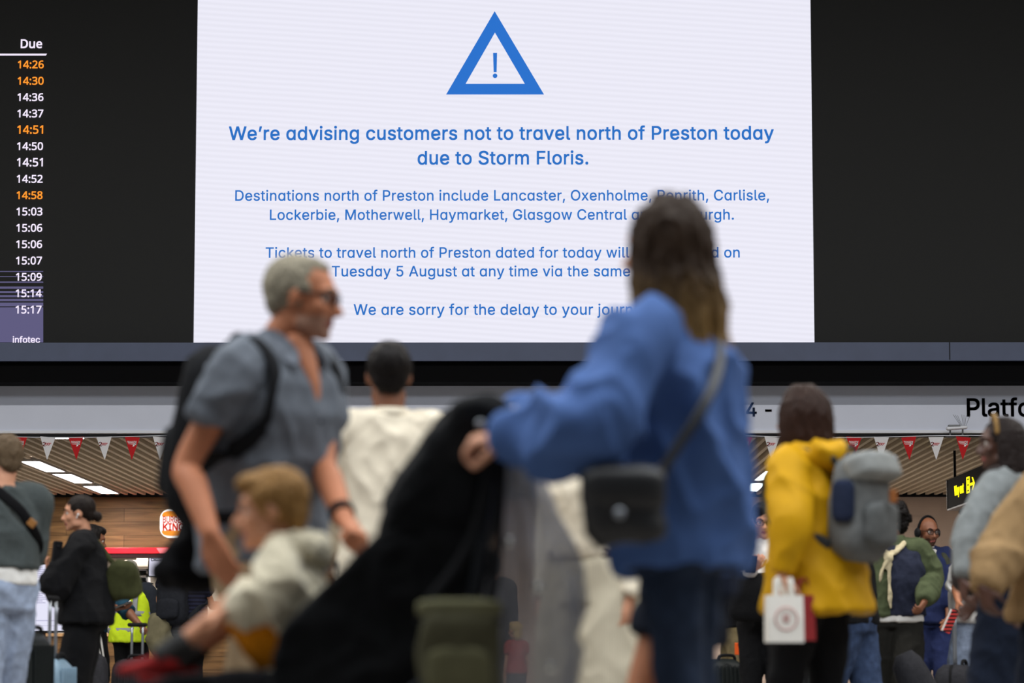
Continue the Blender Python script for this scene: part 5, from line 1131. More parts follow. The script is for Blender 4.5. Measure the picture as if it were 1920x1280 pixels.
def yellow_woman():
    d = 11.0; p = at(1529, 1100, d)
    f = Fig('woman with long dark hair in a bright yellow raincoat carrying a white paper bag', p.x, d, 52, 1.66, SK_light, 'f', voxel=.009, hy=2, hp=0, lean=4, girth=1.06,
            arms={'L': dict(e=at(1486, 980, d - .24), w=at(1466, 1078, d - .26), hand=V((0, .05, -1)), palm=V((.8, .5, 0)), curl=1.15), 'R': dict(swing=0, bend=12, out=3)}, legs={'L': dict(step=.16), 'R': dict(step=-.14, lift=.02)})
    f.body(); ym = mat('bright_yellow_coat', (192, 144, 8), .6, .06, 10, .2)
    def ex(mb): mb.rings([f.ringt(z, rx, ry, yo, 28, 2.2) for z, rx, ry, yo in ((.84, .255, .215, -.015), (.98, .235, .19, -.012), (1.12, .21, .165, -.01), (1.28, .19, .155, -.01), (1.40, .165, .12, 0), (1.46, .12, .09, 0))])
    f.top('raincoat', ym, z0=.89, t=.026, ease=.01, cuff=.050, puff=.010, fold=(.016, 6, 3.5), extra=ex, vox=.012)
    hd = MB().limb([f.U((-.10, -.02, 1.475)), f.U((-.085, -.10, 1.465)), f.U((0, -.145, 1.45)), f.U((.085, -.10, 1.465)), f.U((.10, -.02, 1.475)), f.U((.07, .06, 1.46))], [.040, .052, .060, .052, .040, .03], 14)
    build('hood', hd, ym, f.root, fuse=.010, sm=3, fold=(.02, 12, 9))
    fl = MB(); fl.limb([front_pt(f, .0, 1.42, .05), front_pt(f, .0, 1.2, .075), front_pt(f, .0, 1.0, .10), front_pt(f, .0, .87, .125)], [.03] * 4, 8, flat=.25, up=f.fw); build('placket', fl, ym, f.root)
    for z in (1.3, 1.15, 1.0, .9): build('snap_button', MB().ell(front_pt(f, .012, z, .075 + (1.2 - z) * .16), (.009,) * 3), mat('brass', (176, 140, 60), .3, 0, metal=.8), f.root)
    build('pocket_flap', MB().rbox(frame(f.U((-.20, .05, 1.02)), f.Rt @ V((.25, .97, 0)), f.Rt @ V((-.97, .25, 0)), V((0, 0, 1))), (.15, .03, .07), e=5), ym, f.root)
    f.legs_('trousers', K_black, t=.008, hem=.045); f.shoes(K_black)
    hm = mat('dark_brown_hair', (46, 29, 22), .45, .35, 90, .4, spec=.12)
    locks = []
    for i in range(18):
        t = -.5 + 4.14 * i / 17; x, y = math.cos(t) * .08, -math.sin(t) * .09 - .014
        locks.append(([(x * .4, y * .4, .11), (x, y, .05), (x * 1.1, y * 1.08, -.05), (x * 1.0, y * 1.08, -.13), (x * .85, y * 1.0, -.19)], [.026, .025, .026, .024, .014]))
    f.hair(hm, [((0, -.026, .036), (.085, .100, .094))], locks, amp=.006, fr=(60, 8))
    gm = mat('grey_canvas', (104, 106, 106), .9, .12, 30, .35)
    r, F = back_bag(f, 'large grey canvas backpack on the woman in the yellow raincoat', gm, (.31, .17, .43), 1.245, .15, pocket=mat('grey_canvas_pocket', (92, 94, 94), .9, .12, 30, .3), flap=mat('light_grey_canvas', (138, 140, 138), .9, .1, 30, .3), strap_m=mat('dark_grey_webbing', (58, 60, 62), .9, .1), tilt=6, strap_t=.04, chest=.17)
    S_ = f.s
    build('leather_tab', MB().box(F @ V((.0, -.150, .045)), (.03, .02, .05)), mat('tan_leather', (150, 92, 50), .6, .1), r, smooth=False, bevel=.004)
    for x in (-.09, .09): build('eyelet', MB().ell(F @ V((x, -.10, .20)), (.012, .012, .012)), M_alu, r)
    build('side_pocket', MB().rbox(F @ Matrix.Translation((-.150, -.01, .02)), (.04, .10, .17), e=3), mat('navy_side_pocket', (34, 42, 64), .9, .15, 30, .3), r)
    # paper bags in her hand
    h = f.A['L']['w'] + V((0, 0, -.09)); top = h + V((.02, -.02, -.01))
    def carrier(label, c, w, dp, ht, m, rot, hm_):
        t = thing('paper_carrier_bag', (c.x, c.y, c.z - ht / 2), label, 'paper bag')
        R = Matrix.Rotation(math.radians(rot), 4, 'Z'); F = Matrix.Translation(c) @ R
        b = MB(); rs = []
        for z, kx, ky in ((-.5, 1, 1), (-.46, 1, 1), (0, 1.0, .92), (.5, 1.0, .7)):
            rs.append([F @ V((x * w / 2 * kx, y * dp / 2 * ky, z * ht)) for x, y in ((-1, -1), (0, -1.02), (1, -1), (1, -.0), (1, 1), (0, 1.02), (-1, 1), (-1, 0))])
        build('bag_body', b.rings(rs), m, t, smooth=False)
        for y in (-.32, .32): build('handle', MB().limb([F @ V((-w * .22, y * dp, ht * .48)), F @ V((-w * .18, y * dp * .6, ht * .48 + .07)), top, F @ V((w * .18, y * dp * .6, ht * .48 + .07)), F @ V((w * .22, y * dp, ht * .48))], [.007] * 5, 8, flat=.25, up=F.to_3x3() @ V((0, 1, 0))), hm_, t)
        return t, F
    wm = mat('white_paper', (226, 222, 214), .7, .02)
    cb, F = carrier('small white paper carrier bag with faint red emblem held by the woman in yellow', at(1470, 1160, d - .32), .135, .075, .175, wm, 8, wm)
    rm = mat('dull_red_print', (186, 128, 124), .8, 0); em = MB()
    em.limb([F @ V((.042 * math.cos(i * math.pi / 12), -.0375, .0 + .042 * math.sin(i * math.pi / 12))) for i in range(25)], [.0022] * 25, 6, k=1); build('printed_ring', em, rm, cb)
    for x in (-.009, .0, .009): build('printed_bar', MB().box(F @ V((x, -.0375, .002)), (.004, .004, .028)), rm, cb, smooth=False)
    carrier('dark red paper carrier bag tucked behind the white one', at(1500, 1158, d - .22), .10, .07, .17, mat('dark_red_paper', (140, 44, 46), .7, .05), -55, mat('dark_red_paper', (140, 44, 46)))
def specs_man():
    d = 20.6; p = at(1432, 1100, d)
    f = Fig('young man in black glasses and white shirt looking down at his phone', p.x, d, 172, 1.74, SK_light, voxel=.0075, hy=8, hp=16, arms={'R': dict(e=at(1398, 1085, d - .1), w=at(1411, 1066, d - .34), hand=V((.3, -.5, .5)), palm=V((.4, .4, .8)), curl=.8), 'L': dict(swing=25, bend=70)})
    f.body(brow=M_dkbrow); f.top('shirt', mat('white_cotton', (208, 204, 200), .9, .05, 20, .2), z0=.98, t=.014, ease=.012, collar=(.035, .06), fold=(.012, 9, 5)); f.legs_('trousers', K_black, t=.02); f.shoes(M_trn)
    f.hair(M_dkhair, [((0, -.02, .042), (.084, .096, .092)), ((.02, .045, .095), (.05, .04, .03)), ((-.03, .04, .095), (.04, .04, .03)), ((0, .0, .11), (.05, .06, .025))], amp=.009, fr=(40, 30)); f.glasses(mat('black_frames', (12, 12, 14), .3, 0))
    back_bag(f, 'grey backpack with teal-grey strap on the young man in the white shirt', mat('slate_nylon', (66, 76, 82), .9, .1, 40, .3), strap_t=.012)
    c = at(1409, 1058, d - .40); t = thing('phone', c, 'black phone held in front by the young man with glasses', 'phone'); build('case', MB().box(c, (.075, .012, .15), Euler((.7, 0, .1)).to_matrix()), K_black, t, smooth=False, bevel=.004)
    build('screen', MB().box(c + V((0, .009, .007)), (.066, .003, .13), Euler((.7, 0, .1)).to_matrix()), mat('phone_glass', (20, 22, 28), .1, 0), t, smooth=False)
    c = at(1412, 1120, d - .24); shoulder_bag('black messenger bag worn low in front by the young man with glasses', c, (.36, .14, .34), K_black, [c + V((-.16, .02, .14)), front_pt(f, .11, 1.3, .045), f.U((.10, .02, 1.53)), back_pt(f, .05, 1.35, .05), c + V((.16, .3, .1)), c + V((.17, .05, .12))], 'messenger_bag', 0)
def khaki_person():
    d = 22.2; p = at(1380, 1100, d)
    f = Fig('person in a black jacket and khaki trousers with a blue backpack, behind the blue shirt', p.x, d, -100, 1.68, SK_tan, voxel=.010, arms={'R': dict(e=at(1366, 1118, d - .25), w=at(1378, 1122, d - .42), hand=V((.6, -.3, .3)), palm=V((0, 1, 0)), curl=1.0), 'L': dict(swing=10, bend=30)}, legs={'R': dict(step=.1), 'L': dict(step=-.12)})
    f.body(); f.top('jacket', K_blk2, z0=.90, t=.03, ease=.02, cuff=.048); f.legs_('trousers', mat('khaki_twill', (122, 108, 78), .9, .12, 30, .3), t=.024, width=.02); f.shoes(M_trn); f.hair(M_dkhair, SHORT)
    back_bag(f, 'bright blue backpack on the person in khaki trousers', mat('bright_blue_nylon', (58, 96, 164), .7, .1, 20, .4), (.32, .22, .52), 1.08, .16)
    c = at(1370, 1215, d - .5); t = suitcase('black slanted travel case in front of the person in khaki trousers', (c.x - .06, d - .55), (.30, .22, .56), mat('black_shell', (30, 34, 34)), 25, hh=.0, poles=False)
    c = at(1390, 1216, d - .68); t = thing('luggage_tag', c, 'orange luggage tag hanging by the black case', 'luggage tag'); build('tag', MB().box(c, (.10, .01, .09)), mat('orange_plastic', (226, 92, 36), .5, 0), t, smooth=False, bevel=.004)
    build('paper_strip', MB().box(c + V((.055, -.012, -.015)), (.02, .006, .20), Euler((0, .7, 0)).to_matrix()), mat('white_paper', (226, 222, 214)), t, smooth=False)
def green_man():
    d = 20.7; p = at(1676, 1100, d)
    f = Fig('person with curly black hair in a green and navy jacket with a cream scarf', p.x, d, 172, 1.72, SK_brown, voxel=.008, hy=-62, hp=-8, girth=1.08, lean=2,
            arms={'L': dict(e=at(1747, 1085, d - .04), w=at(1733, 1128, d - .30), hand=V((-.4, -.5, -.6)), palm=V((-1, .2, 0)), curl=1.0), 'R': dict(swing=10, bend=20, out=10)}, legs={'L': dict(step=.1), 'R': dict(step=-.12)})
    f.body(brow=M_dkbrow); nv = mat('navy_corduroy', (38, 42, 58), .95, .15, 30, .4); gr = mat('moss_green_cotton', (74, 82, 58), .95, .14, 24, .35)
    f.top('t_shirt', mat('white_jersey', (222, 220, 216)), z0=.90, z1=1.3, t=.022, ease=.02, sleeves=None, fold=(.008, 9, 6))
    o = f.top('jacket', [nv, gr], z0=.945, t=.036, ease=.026, sleeves=None, fold=(.016, 7, 5)); paint(o, f, lambda l: ((l[:, 0] > .03) & (l[:, 2] < 1.40)) | (l[:, 2] > 1.46))
    for k in 'RL':
        b = MB(); f.sleeve(b, k, .026, 'w', .052, .012); build('sleeve', b, gr, f.root, fuse=.010, sm=3, fold=(.018, 8, 6, 3))
    n = MB(); n.rings([f.ringt(z, r, r, .0, 20, 2) for z, r in ((1.44, .115), (1.48, .098), (1.535, .086), (1.54, .075), (1.48, .07))]); build('collar', n, gr, f.root)
    sc = mat('cream_scarf', (190, 178, 146), .9, .08, 30, .3)
    b = MB(); b.limb([f.U((-.09, .03, 1.50)), f.U((-.05, .11, 1.45)), front_pt(f, .03, 1.385, .07)], [.022, .03, .026], 10, flat=.5).limb([f.U((.10, .02, 1.50)), f.U((.09, .10, 1.45)), front_pt(f, .03, 1.385, .07)], [.022, .026, .026], 10, flat=.5).ell(front_pt(f, .03, 1.375, .08), (.035, .03, .035))
    b.limb([front_pt(f, .03, 1.37, .08), front_pt(f, .07, 1.30, .085), front_pt(f, .10, 1.20, .075)], [.024, .024, .02], 10, flat=.4).limb([front_pt(f, .03, 1.37, .08), front_pt(f, .03, 1.25, .085), front_pt(f, .025, 1.0, .085)], [.02, .018, .012], 10, flat=.5)
    build('scarf', b, sc, f.root, fuse=.008, sm=2, fold=(.008, 20, 10))
    f.legs_('trousers', mat('dark_olive_trousers', (34, 33, 30), .95, .1, 40, .3), t=.026, width=.03, hem=.08); f.shoes(M_trn)
    R2 = random.Random(5); bl = [((0, -.03, .05), (.10, .105, .098)), ((0, -.07, -.01), (.085, .06, .07))]
    for i in range(60):
        a, b_ = R2.uniform(0, 6.28), R2.uniform(-.2, 1.4); x, y, z = math.cos(a) * math.cos(b_), math.sin(a) * math.cos(b_), math.sin(b_)
        if y > .45 and z < .75: continue
        bl.append(((x * .098, y * .105 - .03, z * .1 + .045), (.024,) * 3))
    f.hair(M_dkhair, bl, amp=.012, fr=(60, 60), sm=1)
def bald_man():
    d = 23.5; p = at(1738, 1100, d)
    f = Fig('bald man with glasses and black headphones in a dark blue jacket and trousers', p.x, d, -158, 1.78, SK_brown, voxel=.0075, hy=2, hp=6, arms={'L': dict(e=at(1778, 1090, d - .05), w=at(1777, 1140, d - .14), hand=V((-.1, -.2, -1)), palm=V((-1, .2, 0)), curl=.6), 'R': dict(swing=-10, bend=20)}, legs={'L': dict(step=.22), 'R': dict(step=-.2, lift=.03)})
    f.body(beard=mat('dark_stubble_skin', (58, 38, 28), .7, .1, 200), brow=M_dkbrow, beard_top=-.05)
    nv = mat('royal_navy_cotton', (32, 40, 74), .95, .12, 24, .35)
    f.top('shirt', mat('white_cotton', (208, 204, 200)), z0=1.1, t=.010, sleeves=None, collar=(.03, .066), fold=None)
    o = f.top('jacket', [nv, mat('white_cotton', (208, 204, 200))], z0=.90, t=.030, ease=.018, flare=.03, cuff=.05, puff=.016, fold=(.014, 8, 5), collar=(.03, .085))
    paint(o, f, lambda l: (np.abs(l[:, 0]) < np.clip((l[:, 2] - 1.37) * .45, 0, .05)) & (l[:, 1] > .02))
    f.legs_('trousers', nv, t=.024, width=.024, hem=.07); f.shoes(mat('white_trainer', (205, 203, 200))); f.glasses(mat('black_frames', (12, 12, 14)))
    hp = MB(); hp.limb([f.Hd((.085 * math.cos(t) * 1.05, -.012, .0 + .128 * math.sin(t))) for t in [math.pi * i / 14 for i in range(15)]], [.010 * f.s] * 15, 8, k=1)
    o = build('headphones', hp, K_black, f.root)
    for sg in (1, -1): build('ear_cup', MB().ell(f.Hd((sg * .092, -.012, -.008)), (.022, .040, .042), f.Rh), mat('black_padding', (22, 22, 24), .6, 0), o)
    back_bag(f, 'olive-strapped backpack on the bald man in the dark blue jacket', mat('dark_olive_nylon', (56, 58, 48), .9, .1, 30, .3), strap_t=.026)
def white_tee_man():
    d = 20.9; p = at(1828, 1100, d)
    f = Fig('person in a white T-shirt and faded jeans holding a case handle, half hidden at right', p.x, d, 62, 1.72, SK_tan, voxel=.009, girth=1.1, arms={'L': dict(e=at(1792, 1095, d - .16), w=at(1797, 1126, d - .30), hand=V((-.2, -.3, -.8)), palm=V((1, 0, 0)), curl=1.2), 'R': dict(swing=15, bend=30)})
    f.body(); f.top('t_shirt', mat('white_jersey', (222, 220, 216)), z0=.90, t=.022, ease=.024, flare=.05, sleeves='elbow', puff=.02, fold=(.012, 8, 5)); f.legs_('jeans', M_jean, t=.03, width=.04, hem=.085); f.shoes(M_trn); f.hair(M_dkhair, SHORT)
    c = at(1793, 1200, d - .40); suitcase('dark case with raised single handle beside the white T-shirt', (c.x - .02, d - .46), (.38, .26, .52), mat('dark_grey_nylon', (44, 44, 48), .9), 70, hh=.38, gap=.05)
    c = at(1783, 1165, d - .62); t = thing('folded_leaflet', c, 'striped red, white and black leaflet sticking out by the dark case', 'leaflet'); build('cover', MB().box(c, (.05, .012, .17), Euler((0, .45, .2)).to_matrix()), stripes('red_black_print', (190, 60, 56), (22, 22, 24), 12, 'Z', .02), t, smooth=False)
    build('pages', MB().box(c + V((-.012, .009, .004)), (.05, .008, .165), Euler((0, .45, .2)).to_matrix()), mat('white_paper', (226, 222, 214)), t, smooth=False)
def braids_woman():
    d = 12.5; p = at(1898, 1100, d)
    f = Fig('woman with long dark braids and a gold headband in a pale grey denim jacket', p.x, d, 60, 1.67, SK_dark, 'f', voxel=.0085, hy=28, hp=2, girth=1.04, lean=2,
            arms={'L': dict(e=at(1822, 990, d - .22), w=at(1806, 1084, d - .30), hand=V((0, -.1, -1)), palm=V((1, .2, 0)), curl=.6), 'R': dict(swing=12, bend=30)})
    f.body(brow=M_dkbrow); gm = mat('pale_grey_denim', (124, 128, 128), .9, .14, 24, .35)
    f.top('denim_jacket', gm, z0=.98, t=.026, ease=.014, cuff=.05, puff=.006, fold=(.014, 8, 5), collar=(.045, .07)); f.legs_('jeans', K_navy, t=.024, width=.04, hem=.10); f.shoes(M_trn)
    hm = mat('dark_braids', (34, 26, 24), .5, .35, 120, .6, spec=.12); locks = []; R2 = random.Random(8)
    for i in range(30):
        t = -.25 + 3.64 * i / 29; x, y = math.cos(t) * .08, -math.sin(t) * .09 - .012; k = .9 + .25 * R2.random()
        locks.append(([(x * .5, y * .5 + .01, .108), (x, y, .05), (x * 1.12, y * 1.12, -.05), (x * 1.1 * k, y * 1.25 * k, -.17), (x * .95 * k, y * 1.45 * k, -.30), (x * .9 * k, y * 1.45 * k, -.40 - .1 * R2.random())], [.017, .016, .0155, .015, .014, .008]))
    f.hair(hm, [((0, -.024, .036), (.082, .098, .091))], locks, vox=.006, amp=.004, fr=(40, 60), sm=1)
    hb = MB(); hb.limb([f.Hd((.089 * math.cos(t), .035, .025 + .108 * math.sin(t))) for t in [math.pi * (.06 + .88 * i / 16) for i in range(17)]], [.022 * f.s] * 17, 8, flat=.3, up=f.Rh @ V((0, .1, 1)), k=1)
    build('headband', MB().limb([f.Hd((.090 * math.cos(t), .022, .03 + .104 * math.sin(t))) for t in [math.pi * (.06 + .88 * i / 16) for i in range(17)]], [.012 * f.s] * 17, 8, k=1), mat('gold_headband', (128, 98, 54), .6, .3, 60), f.root)
    c = at(1836, 1062, d - .12); shoulder_bag('dark brown shoulder bag under the arm of the woman in the pale denim jacket', c, (.26, .12, .24), mat('dark_brown_leather', (48, 40, 38), .6, .1, 20, .3), [c + V((.05, 0, .10)), f.U((-.175, -.06, 1.2)), f.U((-.13, -.06, 1.44)), f.U((-.125, .0, 1.515)), f.U((-.15, .09, 1.42)), f.U((-.20, .08, 1.2)), c + V((-.08, 0, .10))], 'shoulder_bag', -20)
def tan_person():
    d = 11.0; p = at(1992, 1100, d)
    f = Fig('person in a tan coat cut off by the right edge, arm bent and dark trousers', p.x, d, 58, 1.60, SK_dark, 'f', voxel=.010, girth=1.1, hy=-10, arms={'L': dict(e=at(1880, 1035, d - .22), w=at(1842, 1100, d - .34), hand=V((.25, -.1, -1)), palm=V((.6, .4, 0)), curl=.6), 'R': dict(swing=10, bend=30)})
    f.body(brow=M_dkbrow); tm = mat('tan_suede', (146, 118, 82), .9, .12, 18, .35); f.top('coat', tm, z0=.84, t=.04, ease=.02, flare=.08, cuff=.06, puff=.026, fold=(.016, 7, 5), collar=(.04, .07)); f.legs_('trousers', K_navy, t=.024, width=.03, hem=.08); f.shoes(M_trn); f.hair(M_dkhair, SHORT)
def jeans_person():
    d = 19.2; p = at(1602, 1100, d)
    f = Fig('person in blue jeans and dark top hidden behind the grey canvas backpack', p.x, d, 60, 1.62, SK_light, 'f', voxel=.010, legs={'L': dict(step=.26), 'R': dict(step=-.24, lift=.04)}, arms={'L': dict(swing=20, bend=60), 'R': dict(swing=20, bend=60)})
    f.body(); f.top('jumper', K_blk2, z0=.92, t=.024, ease=.012); f.legs_('jeans', M_jean2, t=.024, width=.03, hem=.075); f.shoes(M_trn); f.hair(M_dkhair, SHORT)
    c = at(1519, 1200, d - .3); suitcase('black case with a tall single handle behind the legs of the woman in yellow', (c.x, d - .3), (.36, .24, .50), mat('black_shell', (30, 34, 34)), 75, hh=.42, gap=.05)
    c = at(1725, 1260, 19.6); shoulder_bag('dark grey rolled bag on the floor between the curly-haired person and the bald man', (c.x, 19.4, .34), (.24, .24, .68), mat('dark_grey_nylon', (44, 44, 48)), None, 'rolled_bag', 0, e=2.4, tilt=-24)
def far_child():
    d = 27.5; p = at(968, 1200, d)
    f = Fig('small blond child in a red top far behind the rain cover', p.x, d, 20, .93, SK_light, 'f', voxel=.007, head=1.35, hy=20)
    f.body(); f.top('t_shirt', mat('red_jersey', (170, 50, 44), .9, .1), z0=.9, t=.02, sleeves='short'); f.legs_('leggings', K_navy); f.shoes(M_trn)
    f.hair(mat('golden_blond_hair', (196, 164, 100), .5, .25, 80, .4, spec=.12), SHORT + [((0, -.06, -.06), (.07, .05, .07))], amp=.005)
def far_dark_person():
    d = 29.0; p = at(922, 1200, d)
    f = Fig('person in dark clothes far behind the olive bag and rain cover', p.x, d, 30, 1.66, SK_light, voxel=.011)
    f.body(); f.top('jacket', K_blk2, z0=.85, t=.034, ease=.02); f.legs_('trousers', K_black); f.shoes(M_trn); f.hair(M_dkhair, SHORT)
for fn in (cream_back_man, cream_trousers_person, shorts_teen, left_man, bun_woman, teal_man, vest_worker, rucksack_person, yellow_woman, specs_man, khaki_person, green_man, bald_man, white_tee_man, braids_woman, tan_person, jeans_person, far_child, far_dark_person):
    fn()
# ---------------------------------------------------------------- grey-haired man's backpack, handbag, pushchair and toddler
back_bag(GM, 'black backpack worn by the grey-haired man in glasses', mat('black_ripstop', (18, 19, 22), .8, .15, 40, .3), (.31, .15, .52), 1.22, .13, pocket=mat('black_ripstop_pocket', (26, 27, 30), .8, .15, 40, .3), strap_t=.012, strap_x=.138, chest=.172)
c = at(356, 1040, 8.36)
shoulder_bag('black jacket bunched under the backpack of the grey-haired man', c, (.16, .12, .19), K_black, None, 'bunched_jacket', 20, 'jacket', taper=(1.15, .55), tilt=14, e=2.2, fold=(.03, 9, 6, 1))
d = 6.6; c = at(1168, 948, d - .30)
M_leather = mat('black_leather', (18, 18, 20), .45, .1, 30, .2, spec=.5)
t, F = shoulder_bag('black leather crossbody handbag on the hip of the woman in the blue shirt', c, (.185, .09, .175), M_leather,
                    [c + V((.085, 0, .07)), at(1262, 850, d - .285), at(1328, 745, d - .235), BW.U((-.09, -.165, 1.36)), BW.U((.04, -.10, 1.475)), BW.U((.105, -.0, 1.50)), BW.U((.10, .09, 1.42)), BW.U((.02, .22, 1.2)), c + V((-.085, .05, .07))], 'handbag', 0, e=3.2, flap=M_leather, w=.012, bulge=.25)
build('clasp', MB().ell(F @ V((-.01, -.075, -.02)), (.012, .008, .012)), M_alu, t)
# ---- pushchair
PD = 6.78
def slab(mb, poly, prof):
    """outline in the side plane of the pushchair, carried across its width; prof = (offset across, scale)"""
    cx = sum(p[0] for p in poly) / len(poly); cy = sum(p[1] for p in poly) / len(poly); rs = []
    for dy, k in prof: rs.append([at(cx + (p[0] - cx) * k, cy + (p[1] - cy) * k, PD).xz.to_3d() for p in poly]); rs[-1] = [V((q.x, PD + dy, q.y)) for q in rs[-1]]
    mb.rings(rs); return mb
def S3(px, py, dy=0): q = at(px, py, PD); return V((q.x, PD + dy, q.z))
def smoothpoly(P, k=3): 
    q = catmull([V((*p, 0)) for p in P + P[:1]], k)[:-1]; return [(v.x, v.y) for v in q]
c0 = S3(700, 1200); c0.z = 0
pc = thing('pushchair', c0, 'black pushchair with raised hood pushed by the woman in the blue shirt', 'pushchair')
M_fab = mat('black_pushchair_fabric', (14, 15, 17), .9, .15, 30, .3); M_fab2 = mat('charcoal_pushchair_lining', (30, 30, 33), .95, .15, 30, .3); M_frame = mat('dark_frame_tube', (46, 48, 52), .35, .05, 20, metal=.7)
hood = smoothpoly([(712, 1012), (728, 948), (756, 900), (788, 855), (820, 808), (855, 768), (893, 749), (930, 752), (955, 776), (958, 812), (940, 852), (922, 895), (912, 960), (905, 1020), (850, 1040), (780, 1030)], 2)
build('hood', slab(MB(), hood, [(-.25, .62), (-.24, .84), (-.21, .95), (-.14, 1.0), (0, 1.02), (.14, 1.0), (.21, .95), (.24, .84), (.25, .62)]), M_fab, pc, fuse=.010, sm=5, fold=(.012, 9, 7))
side = smoothpoly([(505, 1330), (528, 1225), (556, 1165), (605, 1118), (660, 1065), (718, 1005), (800, 985), (908, 1000), (918, 1080), (900, 1130), (830, 1150), (805, 1200), (795, 1330), (650, 1345)], 2)
for dy in (-.245, .205): build('side_panel', slab(MB(), side, [(dy, .94), (dy + .008, .99), (dy + .032, .99), (dy + .04, .94)]), M_fab, pc, fuse=.009, sm=4, fold=(.010, 10, 8))
build('backrest', slab(MB(), smoothpoly([(640, 1290), (625, 1240), (700, 1120), (790, 990), (850, 975), (830, 1060), (760, 1180), (700, 1290)], 2), [(-.205, .96), (-.19, 1), (.19, 1), (.205, .96)]), M_fab2, pc, fuse=.010, sm=4)
build('seat', slab(MB(), [(405, 1262), (440, 1254), (640, 1262), (680, 1280), (680, 1340), (430, 1340)], [(-.205, .96), (-.19, 1), (.19, 1), (.205, .96)]), M_fab2, pc, fuse=.010, sm=4)
build('footrest', slab(MB(), smoothpoly([(292, 1284), (330, 1266), (430, 1262), (470, 1300), (440, 1340), (302, 1318)], 2), [(-.18, .94), (-.165, 1), (.165, 1), (.18, .94)]), M_fab, pc, fuse=.010, sm=3)
for dy in (-.27, .27):
    tube = build('side_tube', MB().limb([S3(948, 815, dy), S3(925, 900, dy), S3(898, 1080, dy), S3(860, 1330, dy), V((S3(880, 1300).x, PD + dy, .16))], [.013] * 5, 10), M_frame, pc)
    build('front_tube', MB().limb([S3(868, 1230, dy), S3(640, 1400, dy), V((S3(430, 1300).x, PD + dy, .14))], [.012] * 3, 10), M_frame, pc)
    build('hinge', MB().limb([S3(870, 1230, dy - .02), S3(870, 1230, dy + .02)], [.03, .03], 14, caps='ff'), M_frame, tube)
hb = build('handlebar', MB().limb([S3(948, 815, -.27), S3(950, 808, -.24), S3(950, 806, 0), S3(950, 808, .24), S3(948, 815, .27)], [.016] * 5, 12), M_tyre, pc)
build('axle', MB().limb([V((S3(880, 1300).x, PD - .3, .16)), V((S3(880, 1300).x, PD + .3, .16))], [.010] * 2, 8), M_frame, pc)
for px, r in ((880, .145), (430, .12)):
    for dy in (-.30, .30):
        x = S3(px, 1300).x; cw = V((x, PD + dy, r + .002))
        P = [cw + V((math.cos(2 * math.pi * i / 24) * (r - .02), 0, math.sin(2 * math.pi * i / 24) * (r - .02))) for i in range(25)]
        wl = build('wheel', MB().limb(P, [.019] * 25, 8, k=1), M_tyre, pc)
        hm = MB().limb([cw - V((0, .022, 0)), cw + V((0, .022, 0))], [.03, .03], 14, caps='ff')
        for i in range(6): a = math.pi * i / 3; hm.limb([cw, cw + V((math.cos(a) * (r - .03), 0, math.sin(a) * (r - .03)))], [.010, .008], 6)
        build('hub', hm, M_frame, wl)
build('basket', slab(MB(), smoothpoly([(520, 1420), (800, 1420), (830, 1500), (560, 1500)], 2), [(-.22, .95), (-.2, 1), (.2, 1), (.22, .95)]), M_fab2, pc)
for px, py in ((904, 812),): build('press_stud', MB().ell(S3(px, py, -.268), (.010, .006, .010)), M_alu, hb)  # shiny bead added to catch the lamps as a glint by the handle
# ---- olive bag, rain cover
c = S3(868, 1222, -.37)
t, F = shoulder_bag('olive green changing bag hanging from the back of the pushchair', c, (.185, .13, .23), mat('olive_changing_bag', (74, 72, 54), .85, .15, 24, .3), [c + V((-.07, 0, .11)), S3(890, 1020, -.31), S3(940, 835, -.30), S3(935, 1020, -.30), c + V((.07, .03, .11))], 'changing_bag', 0, e=4, taper=(.95, 1.0), strap_m=K_black, w=.012)
build('front_pocket', MB().rbox(F @ Matrix.Translation((0, -.07, -.04)), (.14, .03, .10), e=4), mat('olive_band', (92, 90, 66), .8, .1, 24, .2), t)
build('top_band', MB().rbox(F @ Matrix.Translation((0, 0, .095)), (.194, .14, .045), e=4), mat('olive_band', (92, 90, 66), .8, .1, 24, .2), t)
build('dark_trim', MB().rbox(F @ Matrix.Translation((0, 0, .066)), (.196, .142, .012), e=4), K_black, t)
def clear_film():
    m = mat('clear_plastic_film', (176, 177, 184), .18, 0, spec=.6); nt = m.node_tree; L = nt.links.new
    b = nt.nodes['Principled BSDF']; tr = nt.nodes.new('ShaderNodeBsdfTransparent'); mx = nt.nodes.new('ShaderNodeMixShader'); out = nt.nodes['Material Output']
    mx.inputs['Fac'].default_value = .62
    L(tr.outputs[0], mx.inputs[1]); L(b.outputs[0], mx.inputs[2]); L(mx.outputs[0], out.inputs['Surface'])
    return m
rc = MB(); rs = []; N = 40
for i in range(26):
    u = i / 25; py = 845 + u * 620; w = (.034 + .080 * min(1, u * 2.6)) * (1 - .22 * max(0, u - .8) / .2); th = .035 + .03 * math.sin(u * 3.1)
    cx = 992 + 12 * math.sin(u * 5) - 26 * (1 - min(1, u * 2.2)); cc = S3(cx, py, -.10); rr = []
    for j in range(N):
        a = 2 * math.pi * j / N; k = 1 + .16 * math.sin(5 * a + u * 7) + .09 * math.sin(9 * a - u * 11 + 1)
        rr.append(cc + V((math.cos(a) * w * k, math.sin(a) * th * k, .006 * math.sin(4 * a + u * 9))))
    rs.append(rr)
rct = thing('rain_cover', S3(992, 1465, -.10), 'crumpled clear plastic rain cover hanging from the pushchair handle', 'rain cover')
build('plastic_sheet', rc.rings(rs), clear_film(), rct, fold=(.016, 16, 7, 4))
kb = MB().ell(S3(985, 792, -.06), (.055, .05, .028), None, 24, 14); kb.limb([S3(985, 800, -.08), S3(968, 850, -.10), S3(975, 900, -.10)], [.03, .035, .045], 16)
build('gathered_top', kb, clear_film(), rct, fold=(.018, 22, 16, 2))
